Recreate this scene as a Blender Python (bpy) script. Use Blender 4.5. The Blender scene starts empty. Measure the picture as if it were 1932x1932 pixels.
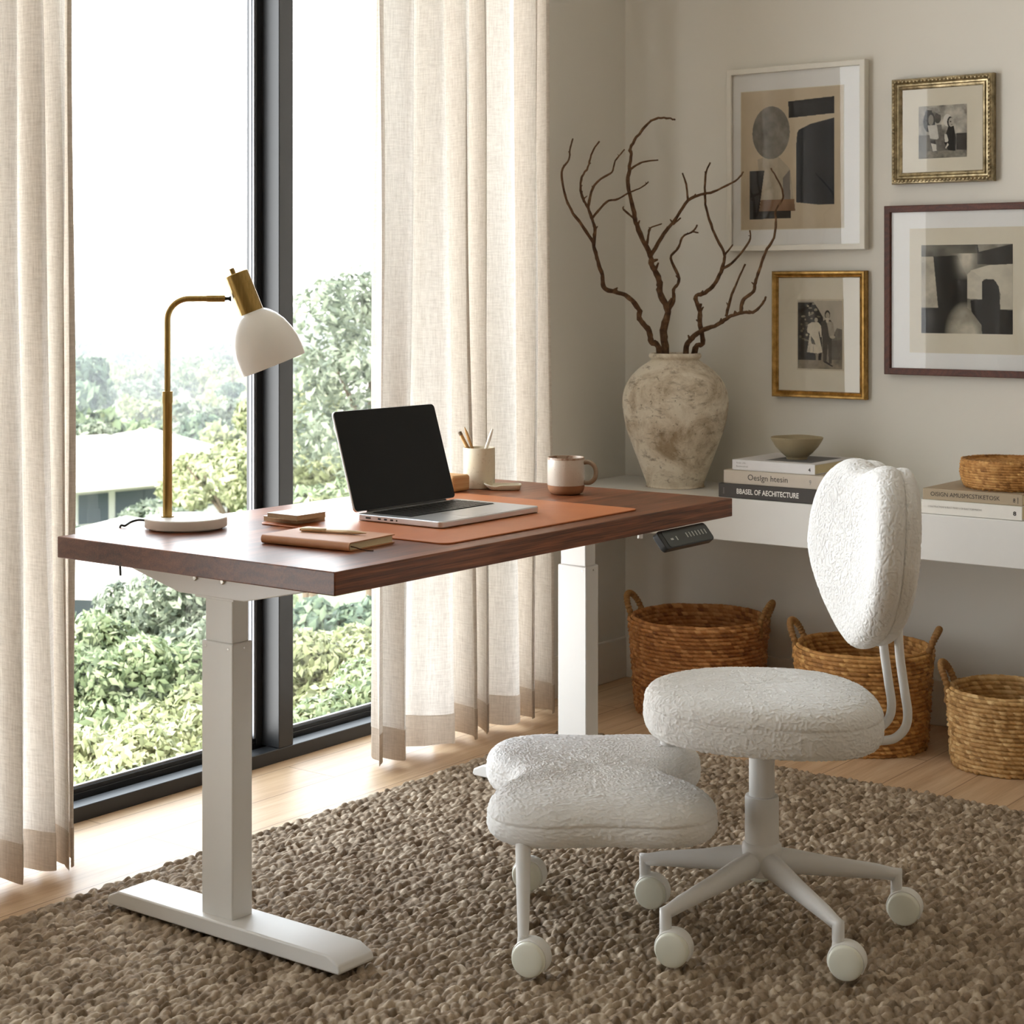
import bpy, math, random
import numpy as np
from mathutils import Vector, Matrix, noise as mnoise

random.seed(7)
rng = np.random.default_rng(7)
SC = bpy.context.scene
COL = SC.collection

# ------------------------------------------------------------------ camera
CAMZ = 1.26
FPX = 3364.0
FW = Vector((0.7986, 0.6018, 0.0))
RT = Vector((0.6018, -0.7986, 0.0))
cam_d = bpy.data.cameras.new('camera')
cam = bpy.data.objects.new('camera', cam_d)
COL.objects.link(cam)
cam.location = (0, 0, CAMZ)
cam.rotation_euler = (math.radians(90), 0, -math.atan2(FW.x, FW.y))
cam_d.sensor_width = 36
cam_d.lens = FPX / 1932 * 36
cam_d.shift_y = -(966 - 545) / 1932
cam_d.clip_end = 3000
cam_d.dof.use_dof = True
cam_d.dof.focus_distance = 3.8
cam_d.dof.aperture_fstop = 13
SC.camera = cam


def rd(px, py):
    return FW + RT * ((px - 966) / FPX) - Vector((0, 0, (py - 545) / FPX))


def at_z(px, py, z):
    r = rd(px, py)
    return r * ((z - CAMZ) / r.z) + Vector((0, 0, CAMZ))


def at_x(px, py, x):
    r = rd(px, py)
    return r * (x / r.x) + Vector((0, 0, CAMZ))


def at_y(px, py, y):
    r = rd(px, py)
    return r * (y / r.y) + Vector((0, 0, CAMZ))


def at_d(px, py, d):
    return rd(px, py) * d + Vector((0, 0, CAMZ))


def W(lat, d, z):
    return FW * d + RT * lat + Vector((0, 0, z))


# ------------------------------------------------------------------ objects
ORG = {}


def tag(o, label=None, cat=None, group=None, kind=None):
    if label: o['label'] = label
    if cat: o['category'] = cat
    if group: o['group'] = group
    if kind: o['kind'] = kind
    return o


def thing(name, loc, label, cat, group=None):
    o = bpy.data.objects.new(name, None)
    o.empty_display_size = 0.05
    COL.objects.link(o)
    o.location = loc
    ORG[o.name] = Vector(loc)
    return tag(o, label, cat, group)


def link_mesh(name, me, mat, parent=None):
    o = bpy.data.objects.new(name, me)
    COL.objects.link(o)
    if mat: me.materials.append(mat)
    if parent is not None:
        o.parent = parent
        ORG[o.name] = ORG[parent.name]
    else:
        ORG[o.name] = Vector((0, 0, 0))
    return o


class MB:
    def __init__(s):
        s.v = []
        s.f = []

    def add(s, vs, fs):
        b = len(s.v)
        s.v.extend([Vector(v) for v in vs])
        s.f.extend([tuple(i + b for i in f) for f in fs])
        return s

    def box(s, lo, hi):
        x0, y0, z0 = lo
        x1, y1, z1 = hi
        return s.add([(x0, y0, z0), (x1, y0, z0), (x1, y1, z0), (x0, y1, z0), (x0, y0, z1), (x1, y0, z1), (x1, y1, z1), (x0, y1, z1)],
                     [(3, 2, 1, 0), (4, 5, 6, 7), (0, 1, 5, 4), (1, 2, 6, 5), (2, 3, 7, 6), (3, 0, 4, 7)])

    def obox(s, o, a, b, c):
        """box from corner o with edge vectors a, b, c"""
        o, a, b, c = map(Vector, (o, a, b, c))
        fs = [(3, 2, 1, 0), (4, 5, 6, 7), (0, 1, 5, 4), (1, 2, 6, 5), (2, 3, 7, 6), (3, 0, 4, 7)]
        if a.cross(b).dot(c) < 0:
            fs = [tuple(reversed(f)) for f in fs]
        return s.add([o, o + a, o + a + b, o + b, o + c, o + a + c, o + a + b + c, o + b + c], fs)

    def prism(s, poly, ext):
        """polygon (list of 3D points) extruded by vector ext"""
        n = len(poly)
        poly = [Vector(p) for p in poly]
        ext = Vector(ext)
        nrm = Vector((0, 0, 0))
        for i in range(n):
            nrm += poly[i].cross(poly[(i + 1) % n])
        vs = poly + [p + ext for p in poly]
        fs = [tuple(range(n))[::-1], tuple(range(n, 2 * n))] + [(i, (i + 1) % n, (i + 1) % n + n, i + n) for i in range(n)]
        if nrm.dot(ext) < 0:
            fs = [tuple(reversed(f)) for f in fs]
        return s.add(vs, fs)

    def tube(s, path, rad, n=12, caps=True, flat=None):
        path = [Vector(p) for p in path]
        m = len(path)
        if not hasattr(rad, '__len__'): rad = [rad] * m
        T = []
        for i in range(m):
            a = path[max(i - 1, 0)]
            b = path[min(i + 1, m - 1)]
            t = (b - a)
            T.append(t.normalized() if t.length > 1e-9 else Vector((0, 0, 1)))
        u = T[0].orthogonal().normalized()
        vs = []
        for i in range(m):
            u = (u - T[i] * u.dot(T[i]))
            u = u.normalized() if u.length > 1e-6 else T[i].orthogonal().normalized()
            w = T[i].cross(u)
            for k in range(n):
                a = 2 * math.pi * k / n
                vs.append(path[i] + (u * math.cos(a) + w * math.sin(a)) * rad[i])
        fs = []
        for i in range(m - 1):
            for k in range(n):
                k2 = (k + 1) % n
                fs.append((i * n + k, i * n + k2, (i + 1) * n + k2, (i + 1) * n + k))
        if caps:
            fs.append(tuple(range(n))[::-1])
            fs.append(tuple((m - 1) * n + k for k in range(n)))
        return s.add(vs, fs)

    def lathe(s, prof, c, n=48, axis=None, close=False):
        """prof: list of (r, h); c origin; axis direction"""
        c = Vector(c)
        ax = Vector(axis).normalized() if axis is not None else Vector((0, 0, 1))
        u = ax.orthogonal().normalized() if axis is not None else Vector((1, 0, 0))
        w = ax.cross(u)
        vs = []
        for r, h in prof:
            for k in range(n):
                a = 2 * math.pi * k / n
                vs.append(c + ax * h + (u * math.cos(a) + w * math.sin(a)) * max(r, 1e-5))
        fs = []
        m = len(prof)
        for i in range(m - 1):
            for k in range(n):
                k2 = (k + 1) % n
                fs.append((i * n + k, i * n + k2, (i + 1) * n + k2, (i + 1) * n + k))
        if close:
            fs.append(tuple(range(n))[::-1])
            fs.append(tuple((m - 1) * n + k for k in range(n)))
        return s.add(vs, fs)

    def ball(s, c, r, n=10, m=6):
        c = Vector(c)
        if not hasattr(r, '__len__'): r = (r, r, r)
        vs, fs = [], []
        for i in range(m + 1):
            t = math.pi * i / m
            for k in range(n):
                a = 2 * math.pi * k / n
                vs.append(c + Vector((r[0] * math.sin(t) * math.cos(a), r[1] * math.sin(t) * math.sin(a), -r[2] * math.cos(t))))
        for i in range(m):
            for k in range(n):
                k2 = (k + 1) % n
                fs.append((i * n + k, i * n + k2, (i + 1) * n + k2, (i + 1) * n + k))
        return s.add(vs, fs)

    def build(s, name, mat, parent=None, smooth=False, bevel=0, seg=2, angle=40, sub=0):
        org = ORG[parent.name] if parent is not None else Vector((0, 0, 0))
        me = bpy.data.meshes.new(name)
        me.from_pydata([v - org for v in s.v], [], s.f)
        me.validate()
        me.update()
        o = link_mesh(name, me, mat, parent)
        finish(o, smooth, bevel, seg, angle, sub)
        return o


def finish(o, smooth=False, bevel=0, seg=2, angle=40, sub=0):
    me = o.data
    if smooth or bevel:
        me.shade_smooth()
        try:
            me.set_sharp_from_angle(angle=math.radians(angle))
        except Exception:
            pass
    if bevel:
        b = o.modifiers.new('bevel', 'BEVEL')
        b.width = bevel
        b.segments = seg
        b.limit_method = 'ANGLE'
        b.angle_limit = math.radians(35)
        b.harden_normals = False
    if sub:
        m = o.modifiers.new('sub', 'SUBSURF')
        m.levels = m.render_levels = sub


def grid_mesh(name, V, mat, parent=None, closed=False, smooth=True, uv=None, attr=None, flip=False, colattr=None):
    """V: numpy (rows, cols, 3) in world space. closed wraps the columns."""
    R, C, _ = V.shape
    org = ORG[parent.name] if parent is not None else Vector((0, 0, 0))
    P = V.reshape(-1, 3) - np.array(org)[None]
    idx = np.arange(R * C).reshape(R, C)
    if closed:
        a = idx[:-1, :]; b = np.roll(idx, -1, 1)[:-1, :]; c = np.roll(idx, -1, 1)[1:, :]; d = idx[1:, :]
    else:
        a = idx[:-1, :-1]; b = idx[:-1, 1:]; c = idx[1:, 1:]; d = idx[1:, :-1]
    q = np.stack([a, b, c, d], -1).reshape(-1, 4)
    if flip: q = q[:, ::-1]
    me = bpy.data.meshes.new(name)
    me.vertices.add(len(P))
    me.vertices.foreach_set('co', P.astype(np.float32).ravel())
    me.loops.add(q.size)
    me.loops.foreach_set('vertex_index', q.astype(np.int32).ravel())
    me.polygons.add(len(q))
    me.polygons.foreach_set('loop_start', np.arange(0, q.size, 4, dtype=np.int32))
    me.update(calc_edges=True)
    if smooth: me.shade_smooth()
    if uv is not None:
        l = me.uv_layers.new(name='UVMap')
        U = uv.reshape(-1, 2)[q.ravel()]
        l.data.foreach_set('uv', U.astype(np.float32).ravel())
    if attr is not None:
        at = me.attributes.new('tone', 'FLOAT', 'POINT')
        at.data.foreach_set('value', attr.ravel().astype(np.float32))
    if colattr is not None:
        at = me.color_attributes.new('print_colour', 'FLOAT_COLOR', 'POINT')
        cc = np.concatenate([colattr.reshape(-1, 3), np.ones((R * C, 1))], 1)
        at.data.foreach_set('color', cc.astype(np.float32).ravel())
    return link_mesh(name, me, mat, parent)


def copy_tree(o, parent=None):
    c = o.copy()
    COL.objects.link(c)
    if parent is not None: c.parent = parent
    for ch in list(o.children):
        copy_tree(ch, c)
    return c


def smooth_path(pts, k=6):
    pts = [Vector(p) for p in pts]
    out = []
    n = len(pts)
    for i in range(n - 1):
        p0 = pts[max(i - 1, 0)]; p1 = pts[i]; p2 = pts[i + 1]; p3 = pts[min(i + 2, n - 1)]
        for j in range(k):
            t = j / k
            out.append(0.5 * ((2 * p1) + (p2 - p0) * t + (2 * p0 - 5 * p1 + 4 * p2 - p3) * t * t + (3 * p1 - p0 - 3 * p2 + p3) * t ** 3))
    out.append(pts[-1])
    return out


def lerp_list(vals, m):
    n = len(vals)
    return [float(np.interp(i / (m - 1) * (n - 1), range(n), vals)) for i in range(m)]


# ------------------------------------------------------------------ materials
def lin(c):
    if isinstance(c, str):
        c = [int(c[i:i + 2], 16) / 255 for i in (0, 2, 4)]
    return [x / 12.92 if x <= 0.04045 else ((x + 0.055) / 1.055) ** 2.4 for x in c]


class NT:
    def __init__(s, name):
        s.m = bpy.data.materials.new(name)
        s.m.use_nodes = True
        s.t = s.m.node_tree
        s.t.nodes.clear()
        s.out = s.n('ShaderNodeOutputMaterial')

    def n(s, typ, ins=None, **kw):
        nd = s.t.nodes.new(typ)
        for k, v in kw.items(): setattr(nd, k, v)
        for k, v in (ins or {}).items(): s.set(nd, k, v)
        return nd

    def set(s, nd, k, v):
        sk = nd.inputs[k]
        if isinstance(v, bpy.types.NodeSocket):
            s.t.links.new(v, sk)
        elif hasattr(v, 'outputs'):
            s.t.links.new(v.outputs[0], sk)
        else:
            if sk.type == 'RGBA' and len(v) == 3: v = (*v, 1)
            sk.default_value = v

    def math(s, op, a, b=0.0, c=0.0):
        return s.n('ShaderNodeMath', {0: a, 1: b, 2: c}, operation=op).outputs[0]

    def mixc(s, f, a, b, blend='MIX'):
        nd = s.n('ShaderNodeMix', data_type='RGBA', blend_type=blend)
        for i, v in ((0, f), (6, a), (7, b)): s.set(nd, i, v)
        return nd.outputs[2]

    def ramp(s, f, stops):
        nd = s.n('ShaderNodeValToRGB', {0: f})
        el = nd.color_ramp.elements
        while len(el) < len(stops): el.new(0.5)
        for e, (p, c) in zip(el, stops):
            e.position = p
            e.color = (*c, 1) if len(c) == 3 else c
        return nd.outputs[0]

    def coord(s, kind='Object', scale=(1, 1, 1), rot=(0, 0, 0), loc=(0, 0, 0)):
        tc = s.n('ShaderNodeTexCoord')
        return s.n('ShaderNodeMapping', {'Vector': tc.outputs[kind], 'Scale': scale, 'Rotation': rot, 'Location': loc}).outputs[0]

    def noise(s, vec, scale, detail=3, rough=0.5, dist=0.0):
        return s.n('ShaderNodeTexNoise', {'Vector': vec, 'Scale': scale, 'Detail': detail, 'Roughness': rough, 'Distortion': dist}).outputs[0]

    def bump(s, h, strength=0.3, dist=0.002):
        return s.n('ShaderNodeBump', {'Height': h, 'Strength': strength, 'Distance': dist}).outputs[0]

    def bsdf(s, **kw):
        b = s.n('ShaderNodeBsdfPrincipled')
        for k, v in kw.items():
            s.set(b, {'color': 'Base Color', 'rough': 'Roughness', 'metal': 'Metallic', 'normal': 'Normal', 'spec': 'Specular IOR Level',
                      'coat': 'Coat Weight', 'sheen': 'Sheen Weight'}.get(k, k), v)
        return b

    def done(s, sh):
        s.t.links.new(sh if isinstance(sh, bpy.types.NodeSocket) else sh.outputs[0], s.out.inputs[0])
        return s.m


def plain(name, c, rough=0.5, metal=0.0, var=0.06, nscale=30, bump=0.0, bscale=200, bdist=0.001, spec=0.5, coat=0.0):
    t = NT(name)
    co = t.coord()
    n = t.noise(co, nscale, 4)
    l = lin(c)
    col = t.mixc(n, [x * (1 - var) for x in l], [min(1, x * (1 + var)) for x in l])
    kw = dict(color=col, rough=rough, metal=metal, spec=spec, coat=coat)
    if bump:
        kw['normal'] = t.bump(t.noise(co, bscale, 3), bump, bdist)
    return t.done(t.bsdf(**kw))


M = {}
M['paint'] = plain('plaster_wall_paint', 'd8d5cd', 0.9, var=0.035, nscale=2.2, bump=0.12, bscale=60, spec=0.2)
M['trim'] = plain('painted_trim', 'dbd6cc', 0.55, var=0.02)
M['ceiling'] = plain('ceiling_paint', 'eeeae2', 0.9, var=0.02)
M['blackmetal'] = plain('black_aluminium', '1d1e20', 0.45, 0.0, var=0.08, bump=0.03, bscale=400)
M['gasket'] = plain('glazing_bead_grey', '7d7f85', 0.4, 0.3)
M['white_metal'] = plain('white_powder_coat', 'd8d6d2', 0.38, var=0.015, bump=0.03, bscale=900)
M['chair_metal'] = plain('pale_grey_powder_coat', 'd9d8d6', 0.42, var=0.015)
M['steel'] = plain('bright_steel', 'b9b6b0', 0.25, 1.0)
M['enamel'] = plain('white_enamel', 'efece8', 0.3, var=0.01, coat=0.15)
M['lampbase'] = plain('white_matt_base', 'eeeae5', 0.5, var=0.02)
M['blackplastic'] = plain('black_plastic', '1d1f21', 0.45, var=0.1)
M['blackgloss'] = plain('black_screen_glass', '050506', 0.2, var=0.02, spec=0.2)
M['cord'] = plain('black_cord', '1b1a1a', 0.6)
M['silver'] = plain('silver_aluminium', 'd4d5d8', 0.32, 0.75, var=0.01)
M['key'] = plain('black_keycap', '151516', 0.4)
M['port'] = plain('dark_port', '0c0c0d', 0.5)
M['legend'] = plain('pale_button_marks', 'c9cccb', 0.6)
M['panelface'] = plain('dark_panel_face', '3b403f', 0.35, var=0.08)
M['caster'] = plain('ivory_caster_plastic', 'e4e5d8', 0.4, var=0.03, spec=0.4)
M['casterhood'] = plain('white_caster_hood', 'e2e1dd', 0.42, var=0.02)
M['paper'] = plain('cream_page_edges', 'd8cca6', 0.85, var=0.1, nscale=300)
M['mount'] = plain('white_mount_board', 'f6f5f2', 0.9, var=0.01)
M['mountcream'] = plain('cream_mount_board', 'e2d9c4', 0.9, var=0.03)
M['padtop'] = plain('sky_white_pad_cover', 'f2eee8', 0.3, var=0.02)  # cover whitened to stand in for the sky reflected on it
M['padside'] = plain('raw_pad_edge', 'b9a283', 0.8, var=0.15, nscale=120)
M['pen'] = plain('champagne_pen_metal', 'c9b18f', 0.35, 0.35)
M['penwhite'] = plain('ivory_pencil_lacquer', 'e6ddd0', 0.4)
M['penclip'] = plain('gold_pen_clip', 'bfa47a', 0.25, 0.9)
M['ribbon'] = plain('brown_ribbon', '4a3327', 0.8)
M['bookdark'] = plain('charcoal_book_cloth', '4a4644', 0.75, bump=0.1, bscale=900)
M['bookbeige'] = plain('beige_book_cover', 'c6bbad', 0.6)
M['bookwhite'] = plain('white_book_cover', 'd9d7d8', 0.5)
M['bookcream'] = plain('offwhite_book_cover', 'dedad2', 0.5)
M['booktan'] = plain('tan_book_cover', 'a4937a', 0.65)
M['covergrey'] = plain('grey_cover_print', '6f6e70', 0.6)
M['inkblack'] = plain('black_ink', '2a2623', 0.7)
M['inkgrey'] = plain('grey_ink', '8b8782', 0.7)
M['inkwhite'] = plain('white_ink', 'f1eee8', 0.6)
M['blush'] = plain('pale_blush_wood', 'd2aa8c', 0.6, var=0.08)
M['framewhite'] = plain('white_lacquer_frame', 'd9d6cd', 0.45)
M['dirt'] = plain('dark_vase_inside', '2c241c', 0.9)


def brass_mat(name='brushed_brass', c1='87703f', c2='c4a468'):
    t = NT(name)
    co = t.coord(scale=(1, 1, 0.05))
    n = t.noise(co, 260, 2)
    col = t.mixc(n, lin(c1), lin(c2))
    return t.done(t.bsdf(color=col, rough=0.3, metal=1.0, normal=t.bump(n, 0.05, 0.0005)))


M['brass'] = brass_mat()


def gilt_mat(name, c1, c2, rough=0.36):
    t = NT(name)
    co = t.coord()
    n = t.noise(co, 45, 5, 0.6)
    col = t.ramp(n, [(0.3, lin(c1)), (0.7, lin(c2))])
    return t.done(t.bsdf(color=col, rough=rough, metal=0.85, normal=t.bump(t.noise(co, 300, 2), 0.2, 0.001)))


M['gilt'] = gilt_mat('antique_gold_leaf', '80602f', 'c79f5e')
M['giltsilver'] = gilt_mat('tarnished_champagne_leaf', '665a42', 'baa986')


def wood(name, dark, mid, light, scale=1.0, rough=0.42, stave=0.0, axis='X', spec=0.5, bumpk=0.06):
    t = NT(name)
    tc = t.n('ShaderNodeTexCoord').outputs['Object']
    sep = t.n('ShaderNodeSeparateXYZ', {0: tc})
    X, Y, Z = sep.outputs
    if axis == 'Y': X, Y = Y, X
    if axis == 'Z': X, Z = Z, X
    tone = 0.5
    if stave:
        k = t.math('FLOOR', t.math('DIVIDE', Y, stave))
        wn = t.n('ShaderNodeTexWhiteNoise', {'W': k}, noise_dimensions='1D')
        tone = wn.outputs[0]
        Y2 = t.math('ADD', t.math('SUBTRACT', Y, t.math('MULTIPLY', k, stave)), t.math('MULTIPLY', tone, -0.07))
        Z2 = t.math('ADD', Z, t.math('MULTIPLY', tone, 0.05))
        X2 = t.math('ADD', X, t.math('MULTIPLY', tone, 3.0))
    else:
        X2, Y2, Z2 = X, Y, Z
    v = t.n('ShaderNodeCombineXYZ', {0: t.math('MULTIPLY', X2, 0.10), 1: Y2, 2: t.math('ADD', Z2, 0.03)}).outputs[0]
    warp = t.noise(v, 9 * scale, 3, 0.55)
    rr = t.n('ShaderNodeVectorMath', {0: v}, operation='LENGTH').outputs['Value']
    ring = t.math('SINE', t.math('ADD', t.math('MULTIPLY', rr, 330 * scale), t.math('MULTIPLY', warp, 34)))
    fine = t.noise(t.n('ShaderNodeVectorMath', {0: v, 1: (1.2, 6, 6)}, operation='MULTIPLY').outputs[0], 60 * scale, 4, 0.65)
    f = t.math('ADD', t.math('MULTIPLY', ring, 0.045), t.math('ADD', t.math('MULTIPLY', fine, 0.60), t.math('MULTIPLY', warp, 0.38)))
    if stave:
        f = t.math('ADD', f, t.math('MULTIPLY', t.math('SUBTRACT', tone, 0.5), 0.16))
    col = t.ramp(f, [(0.28, lin(dark)), (0.47, lin(mid)), (0.68, lin(light))])
    if stave:   # end grain, with the shade of the backlit slab end darkened into its colour
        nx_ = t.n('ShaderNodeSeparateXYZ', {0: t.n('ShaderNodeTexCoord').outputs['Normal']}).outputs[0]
        end_shade = t.n('ShaderNodeMapRange', {0: t.math('ABSOLUTE', nx_), 1: 0.75, 2: 0.9}).outputs[0]
        col = t.mixc(t.math('MULTIPLY', end_shade, 0.6), col, lin('2c150b'))
    return t.done(t.bsdf(color=col, rough=rough, spec=spec, normal=t.bump(fine, bumpk, 0.001)))


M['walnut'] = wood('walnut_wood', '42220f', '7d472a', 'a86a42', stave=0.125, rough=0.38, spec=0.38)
M['mahogany'] = wood('dark_mahogany_frame', '2f150c', '4c2315', '673420', rough=0.55)
M['lightwood'] = wood('light_beech_block', 'b07d4a', 'c8955f', 'd9ad78', rough=0.5)
M['pencilwood'] = wood('pencil_wood', '9a713d', 'b58a52', 'c9a067', rough=0.5, axis='Z')
M['bark'] = None


def floor_mat():
    t = NT('oak_plank_floor')
    tc = t.n('ShaderNodeTexCoord').outputs['Object']
    br = t.n('ShaderNodeTexBrick', {'Vector': tc, 'Color1': (0, 0, 0, 1), 'Color2': (1, 1, 1, 1), 'Mortar': (0.5, 0.5, 0.5, 1), 'Scale': 1.0,
                                    'Mortar Size': 0.0016, 'Mortar Smooth': 0.1, 'Bias': 0.0, 'Brick Width': 1.7, 'Row Height': 0.165})
    br.offset = 0.37
    tone = br.outputs[0]
    mort = br.outputs[1]
    v = t.n('ShaderNodeVectorMath', {0: tc, 1: (0.55, 9, 1)}, operation='MULTIPLY').outputs[0]
    v = t.n('ShaderNodeVectorMath', {0: v, 1: tone}, operation='ADD').outputs[0]
    g = t.noise(v, 3.5, 6, 0.62, 0.6)
    g2 = t.noise(v, 22, 3, 0.6)
    f = t.math('ADD', t.math('MULTIPLY', g, 0.7), t.math('MULTIPLY', g2, 0.3))
    col = t.ramp(f, [(0.3, lin('a98a69')), (0.5, lin('c3a584')), (0.7, lin('d4bb9b'))])
    col = t.mixc(t.math('MULTIPLY', tone, 0.22), col, lin('b08c66'))
    col = t.mixc(t.math('MULTIPLY', mort, 0.75), col, lin('6d5138'))
    h = t.math('SUBTRACT', t.math('MULTIPLY', g2, 0.15), mort)
    return t.done(t.bsdf(color=col, rough=0.46, spec=0.4, normal=t.bump(h, 0.25, 0.001)))


M['floor'] = floor_mat()


def glass_mat(name, tint=(1, 1, 1), k=1.0):
    t = NT(name)
    fr = t.n('ShaderNodeFresnel', {'IOR': 1.5})
    f = t.math('MULTIPLY', fr.outputs[0], k)
    mx = t.n('ShaderNodeMixShader', {0: f})
    t.set(mx, 1, t.n('ShaderNodeBsdfTransparent', {'Color': tint}))
    t.set(mx, 2, t.n('ShaderNodeBsdfGlossy', {'Color': (1, 1, 1), 'Roughness': 0.0}))
    return t.done(mx)


M['window_glass'] = glass_mat('window_glass', (0.97, 0.985, 0.98))
M['picture_glass'] = glass_mat('picture_glass', (0.99, 0.99, 0.99), 0.65)


def linen(name, c1, c2, transl, tcol):
    t = NT(name)
    uv = t.n('ShaderNodeTexCoord').outputs['UV']
    def st(sx, sy, sc, d=3):
        return t.noise(t.n('ShaderNodeVectorMath', {0: uv, 1: (sx, sy, 1)}, operation='MULTIPLY').outputs[0], sc, d, 0.6)
    hz = st(1, 9, 26)
    vt = st(9, 0.7, 26)
    fh = st(3, 60, 26, 2)
    fv = st(60, 3, 26, 2)
    f = t.math('ADD', t.math('ADD', t.math('MULTIPLY', hz, 0.3), t.math('MULTIPLY', vt, 0.34)), t.math('ADD', t.math('MULTIPLY', fh, 0.18), t.math('MULTIPLY', fv, 0.18)))
    f = t.n('ShaderNodeMapRange', {0: f, 1: 0.38, 2: 0.62}).outputs[0]
    col = t.mixc(f, lin(c1), lin(c2))
    tc = t.mixc(f, [x * 0.72 for x in lin(tcol)], lin(tcol))
    nm = t.bump(f, 0.25, 0.0012)
    mx = t.n('ShaderNodeMixShader', {0: transl})
    t.set(mx, 1, t.n('ShaderNodeBsdfDiffuse', {'Color': col, 'Normal': nm}))
    t.set(mx, 2, t.n('ShaderNodeBsdfTranslucent', {'Color': tc, 'Normal': nm}))
    return t.done(mx)


M['linen'] = linen('slubby_linen', 'bfb5a9', 'e3ddd5', 0.37, 'f8f2eb')
M['linenhem'] = linen('double_linen_hem', 'b4a595', 'cfc3b5', 0.25, 'e0d2c2')


def boucle():
    t = NT('white_boucle')
    co = t.coord()
    b = t.noise(co, 420, 3, 0.6)
    col = t.mixc(t.noise(co, 8, 2), lin('dddcda'), lin('e8e7e5'))
    return t.done(t.bsdf(color=col, rough=0.95, spec=0.1, sheen=0.2, normal=t.bump(b, 0.35, 0.0016)))


M['boucle'] = boucle()


def leather(name, c1, c2, rough=0.45):
    t = NT(name)
    co = t.coord()
    col = t.mixc(t.noise(co, 14, 4, 0.6), lin(c1), lin(c2))
    vo = t.n('ShaderNodeTexVoronoi', {'Vector': co, 'Scale': 700}).outputs[0]
    return t.done(t.bsdf(color=col, rough=rough, spec=0.4, normal=t.bump(vo, 0.12, 0.0006)))


M['leather'] = leather('tan_leather', 'a65c33', 'bf7442')
M['leatheredge'] = leather('dark_leather_edge', '5e3320', '6e3d27')
M['notecover'] = leather('tan_notebook_leather', 'a9714a', 'c08a60', 0.5)


def jute(name, c0, c1, c2, use_attr=False, rough=0.85):
    t = NT(name)
    co = t.coord()
    n = t.noise(co, 160, 3, 0.6)
    if use_attr:
        at = t.n('ShaderNodeAttribute', attribute_name='tone').outputs['Fac']
        f = t.math('ADD', t.math('MULTIPLY', at, 0.7), t.math('MULTIPLY', n, 0.3))
    else:
        f = t.math('ADD', t.math('MULTIPLY', t.noise(co, 25, 3), 0.6), t.math('MULTIPLY', n, 0.4))
    col = t.ramp(f, [(0.2, lin(c0)), (0.5, lin(c1)), (0.8, lin(c2))])
    return t.done(t.bsdf(color=col, rough=rough, spec=0.25, normal=t.bump(t.noise(co, 420, 2), 0.35, 0.0012)))


M['rug'] = jute('jute_rug_fibre', '6d5c49', '95836e', 'bcac97', True)
M['basket'] = jute('brown_seagrass', '84542e', 'a9713f', 'cb9660', True, 0.6)
M['basketpale'] = jute('straw_seagrass', '957043', 'bf9660', 'dfbd88', True, 0.6)
M['basketmid'] = jute('honey_seagrass', '8a5e32', 'b4824a', 'd5a768', True, 0.6)
M['baskethandle'] = jute('wrapped_handle_fibre', '6b4a2c', '8f693f', 'b08a58')


def vase_mat():
    t = NT('weathered_clay')
    co = t.coord()
    a = t.noise(co, 9, 6, 0.68, 0.8)
    b = t.noise(t.coord(scale=(1, 1, 2.6)), 16, 5, 0.7)
    c = t.noise(co, 85, 3, 0.7)
    col = t.ramp(a, [(0.33, lin('a8977f')), (0.45, lin('d0c4b1')), (0.58, lin('e6dece'))])
    st = t.n('ShaderNodeMapRange', {0: b, 1: 0.55, 2: 0.68}).outputs[0]
    col = t.mixc(t.math('MULTIPLY', st, 0.7), col, lin('7b6a55'))
    sp = t.n('ShaderNodeMapRange', {0: c, 1: 0.62, 2: 0.72}).outputs[0]
    col = t.mixc(t.math('MULTIPLY', sp, 0.6), col, lin('6c5a46'))
    h = t.math('ADD', a, t.math('SUBTRACT', t.math('MULTIPLY', c, 0.5), t.math('MULTIPLY', sp, 0.6)))
    return t.done(t.bsdf(color=col, rough=0.88, spec=0.2, normal=t.bump(h, 0.6, 0.006)))


M['vase'] = vase_mat()


def speckle(name, base, spot, rough=0.4, scale=380, lo=0.66, amt=0.75, coat=0.0, cloud=None):
    t = NT(name)
    co = t.coord()
    s = t.n('ShaderNodeMapRange', {0: t.noise(co, scale, 2, 0.6), 1: lo, 2: lo + 0.06}).outputs[0]
    col = t.mixc(t.noise(co, 22, 3), lin(base), lin(cloud or base))
    col = t.mixc(t.math('MULTIPLY', s, amt), col, lin(spot))
    return t.done(t.bsdf(color=col, rough=rough, coat=coat, normal=t.bump(t.noise(co, 120, 3), 0.1, 0.001)))


M['glaze'] = speckle('speckled_cream_glaze', 'd9d1c4', '8a6a50', 0.3, coat=0.3, cloud='c9beae')
M['rimglaze'] = speckle('rust_rim_glaze', 'a8907a', '7a5238', 0.35, scale=120, lo=0.52, amt=0.7)
M['rawclay'] = speckle('raw_terracotta_clay', '986a48', '7d5438', 0.75)
M['mughandle'] = speckle('brown_glazed_handle', '86705a', '5f4a38', 0.35, cloud='a8957e')
M['stone'] = speckle('cream_stone', 'd8cdb8', 'b9a98d', 0.7, scale=140, lo=0.6, amt=0.5, cloud='cbbd9f')
M['ceramic'] = speckle('ivory_ceramic', 'dfd5be', 'bfae8e', 0.45)
M['bowl'] = speckle('olive_stoneware', '8f8266', '6a5e46', 0.55, cloud='a49677')


def bark():
    t = NT('dry_bark')
    co = t.coord()
    a = t.noise(co, 40, 4, 0.6)
    col = t.ramp(a, [(0.3, lin('3f2d20')), (0.55, lin('634a35')), (0.75, lin('8a6c52'))])
    return t.done(t.bsdf(color=col, rough=0.85, spec=0.2, normal=t.bump(t.noise(co, 160, 4), 0.6, 0.003)))


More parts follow.
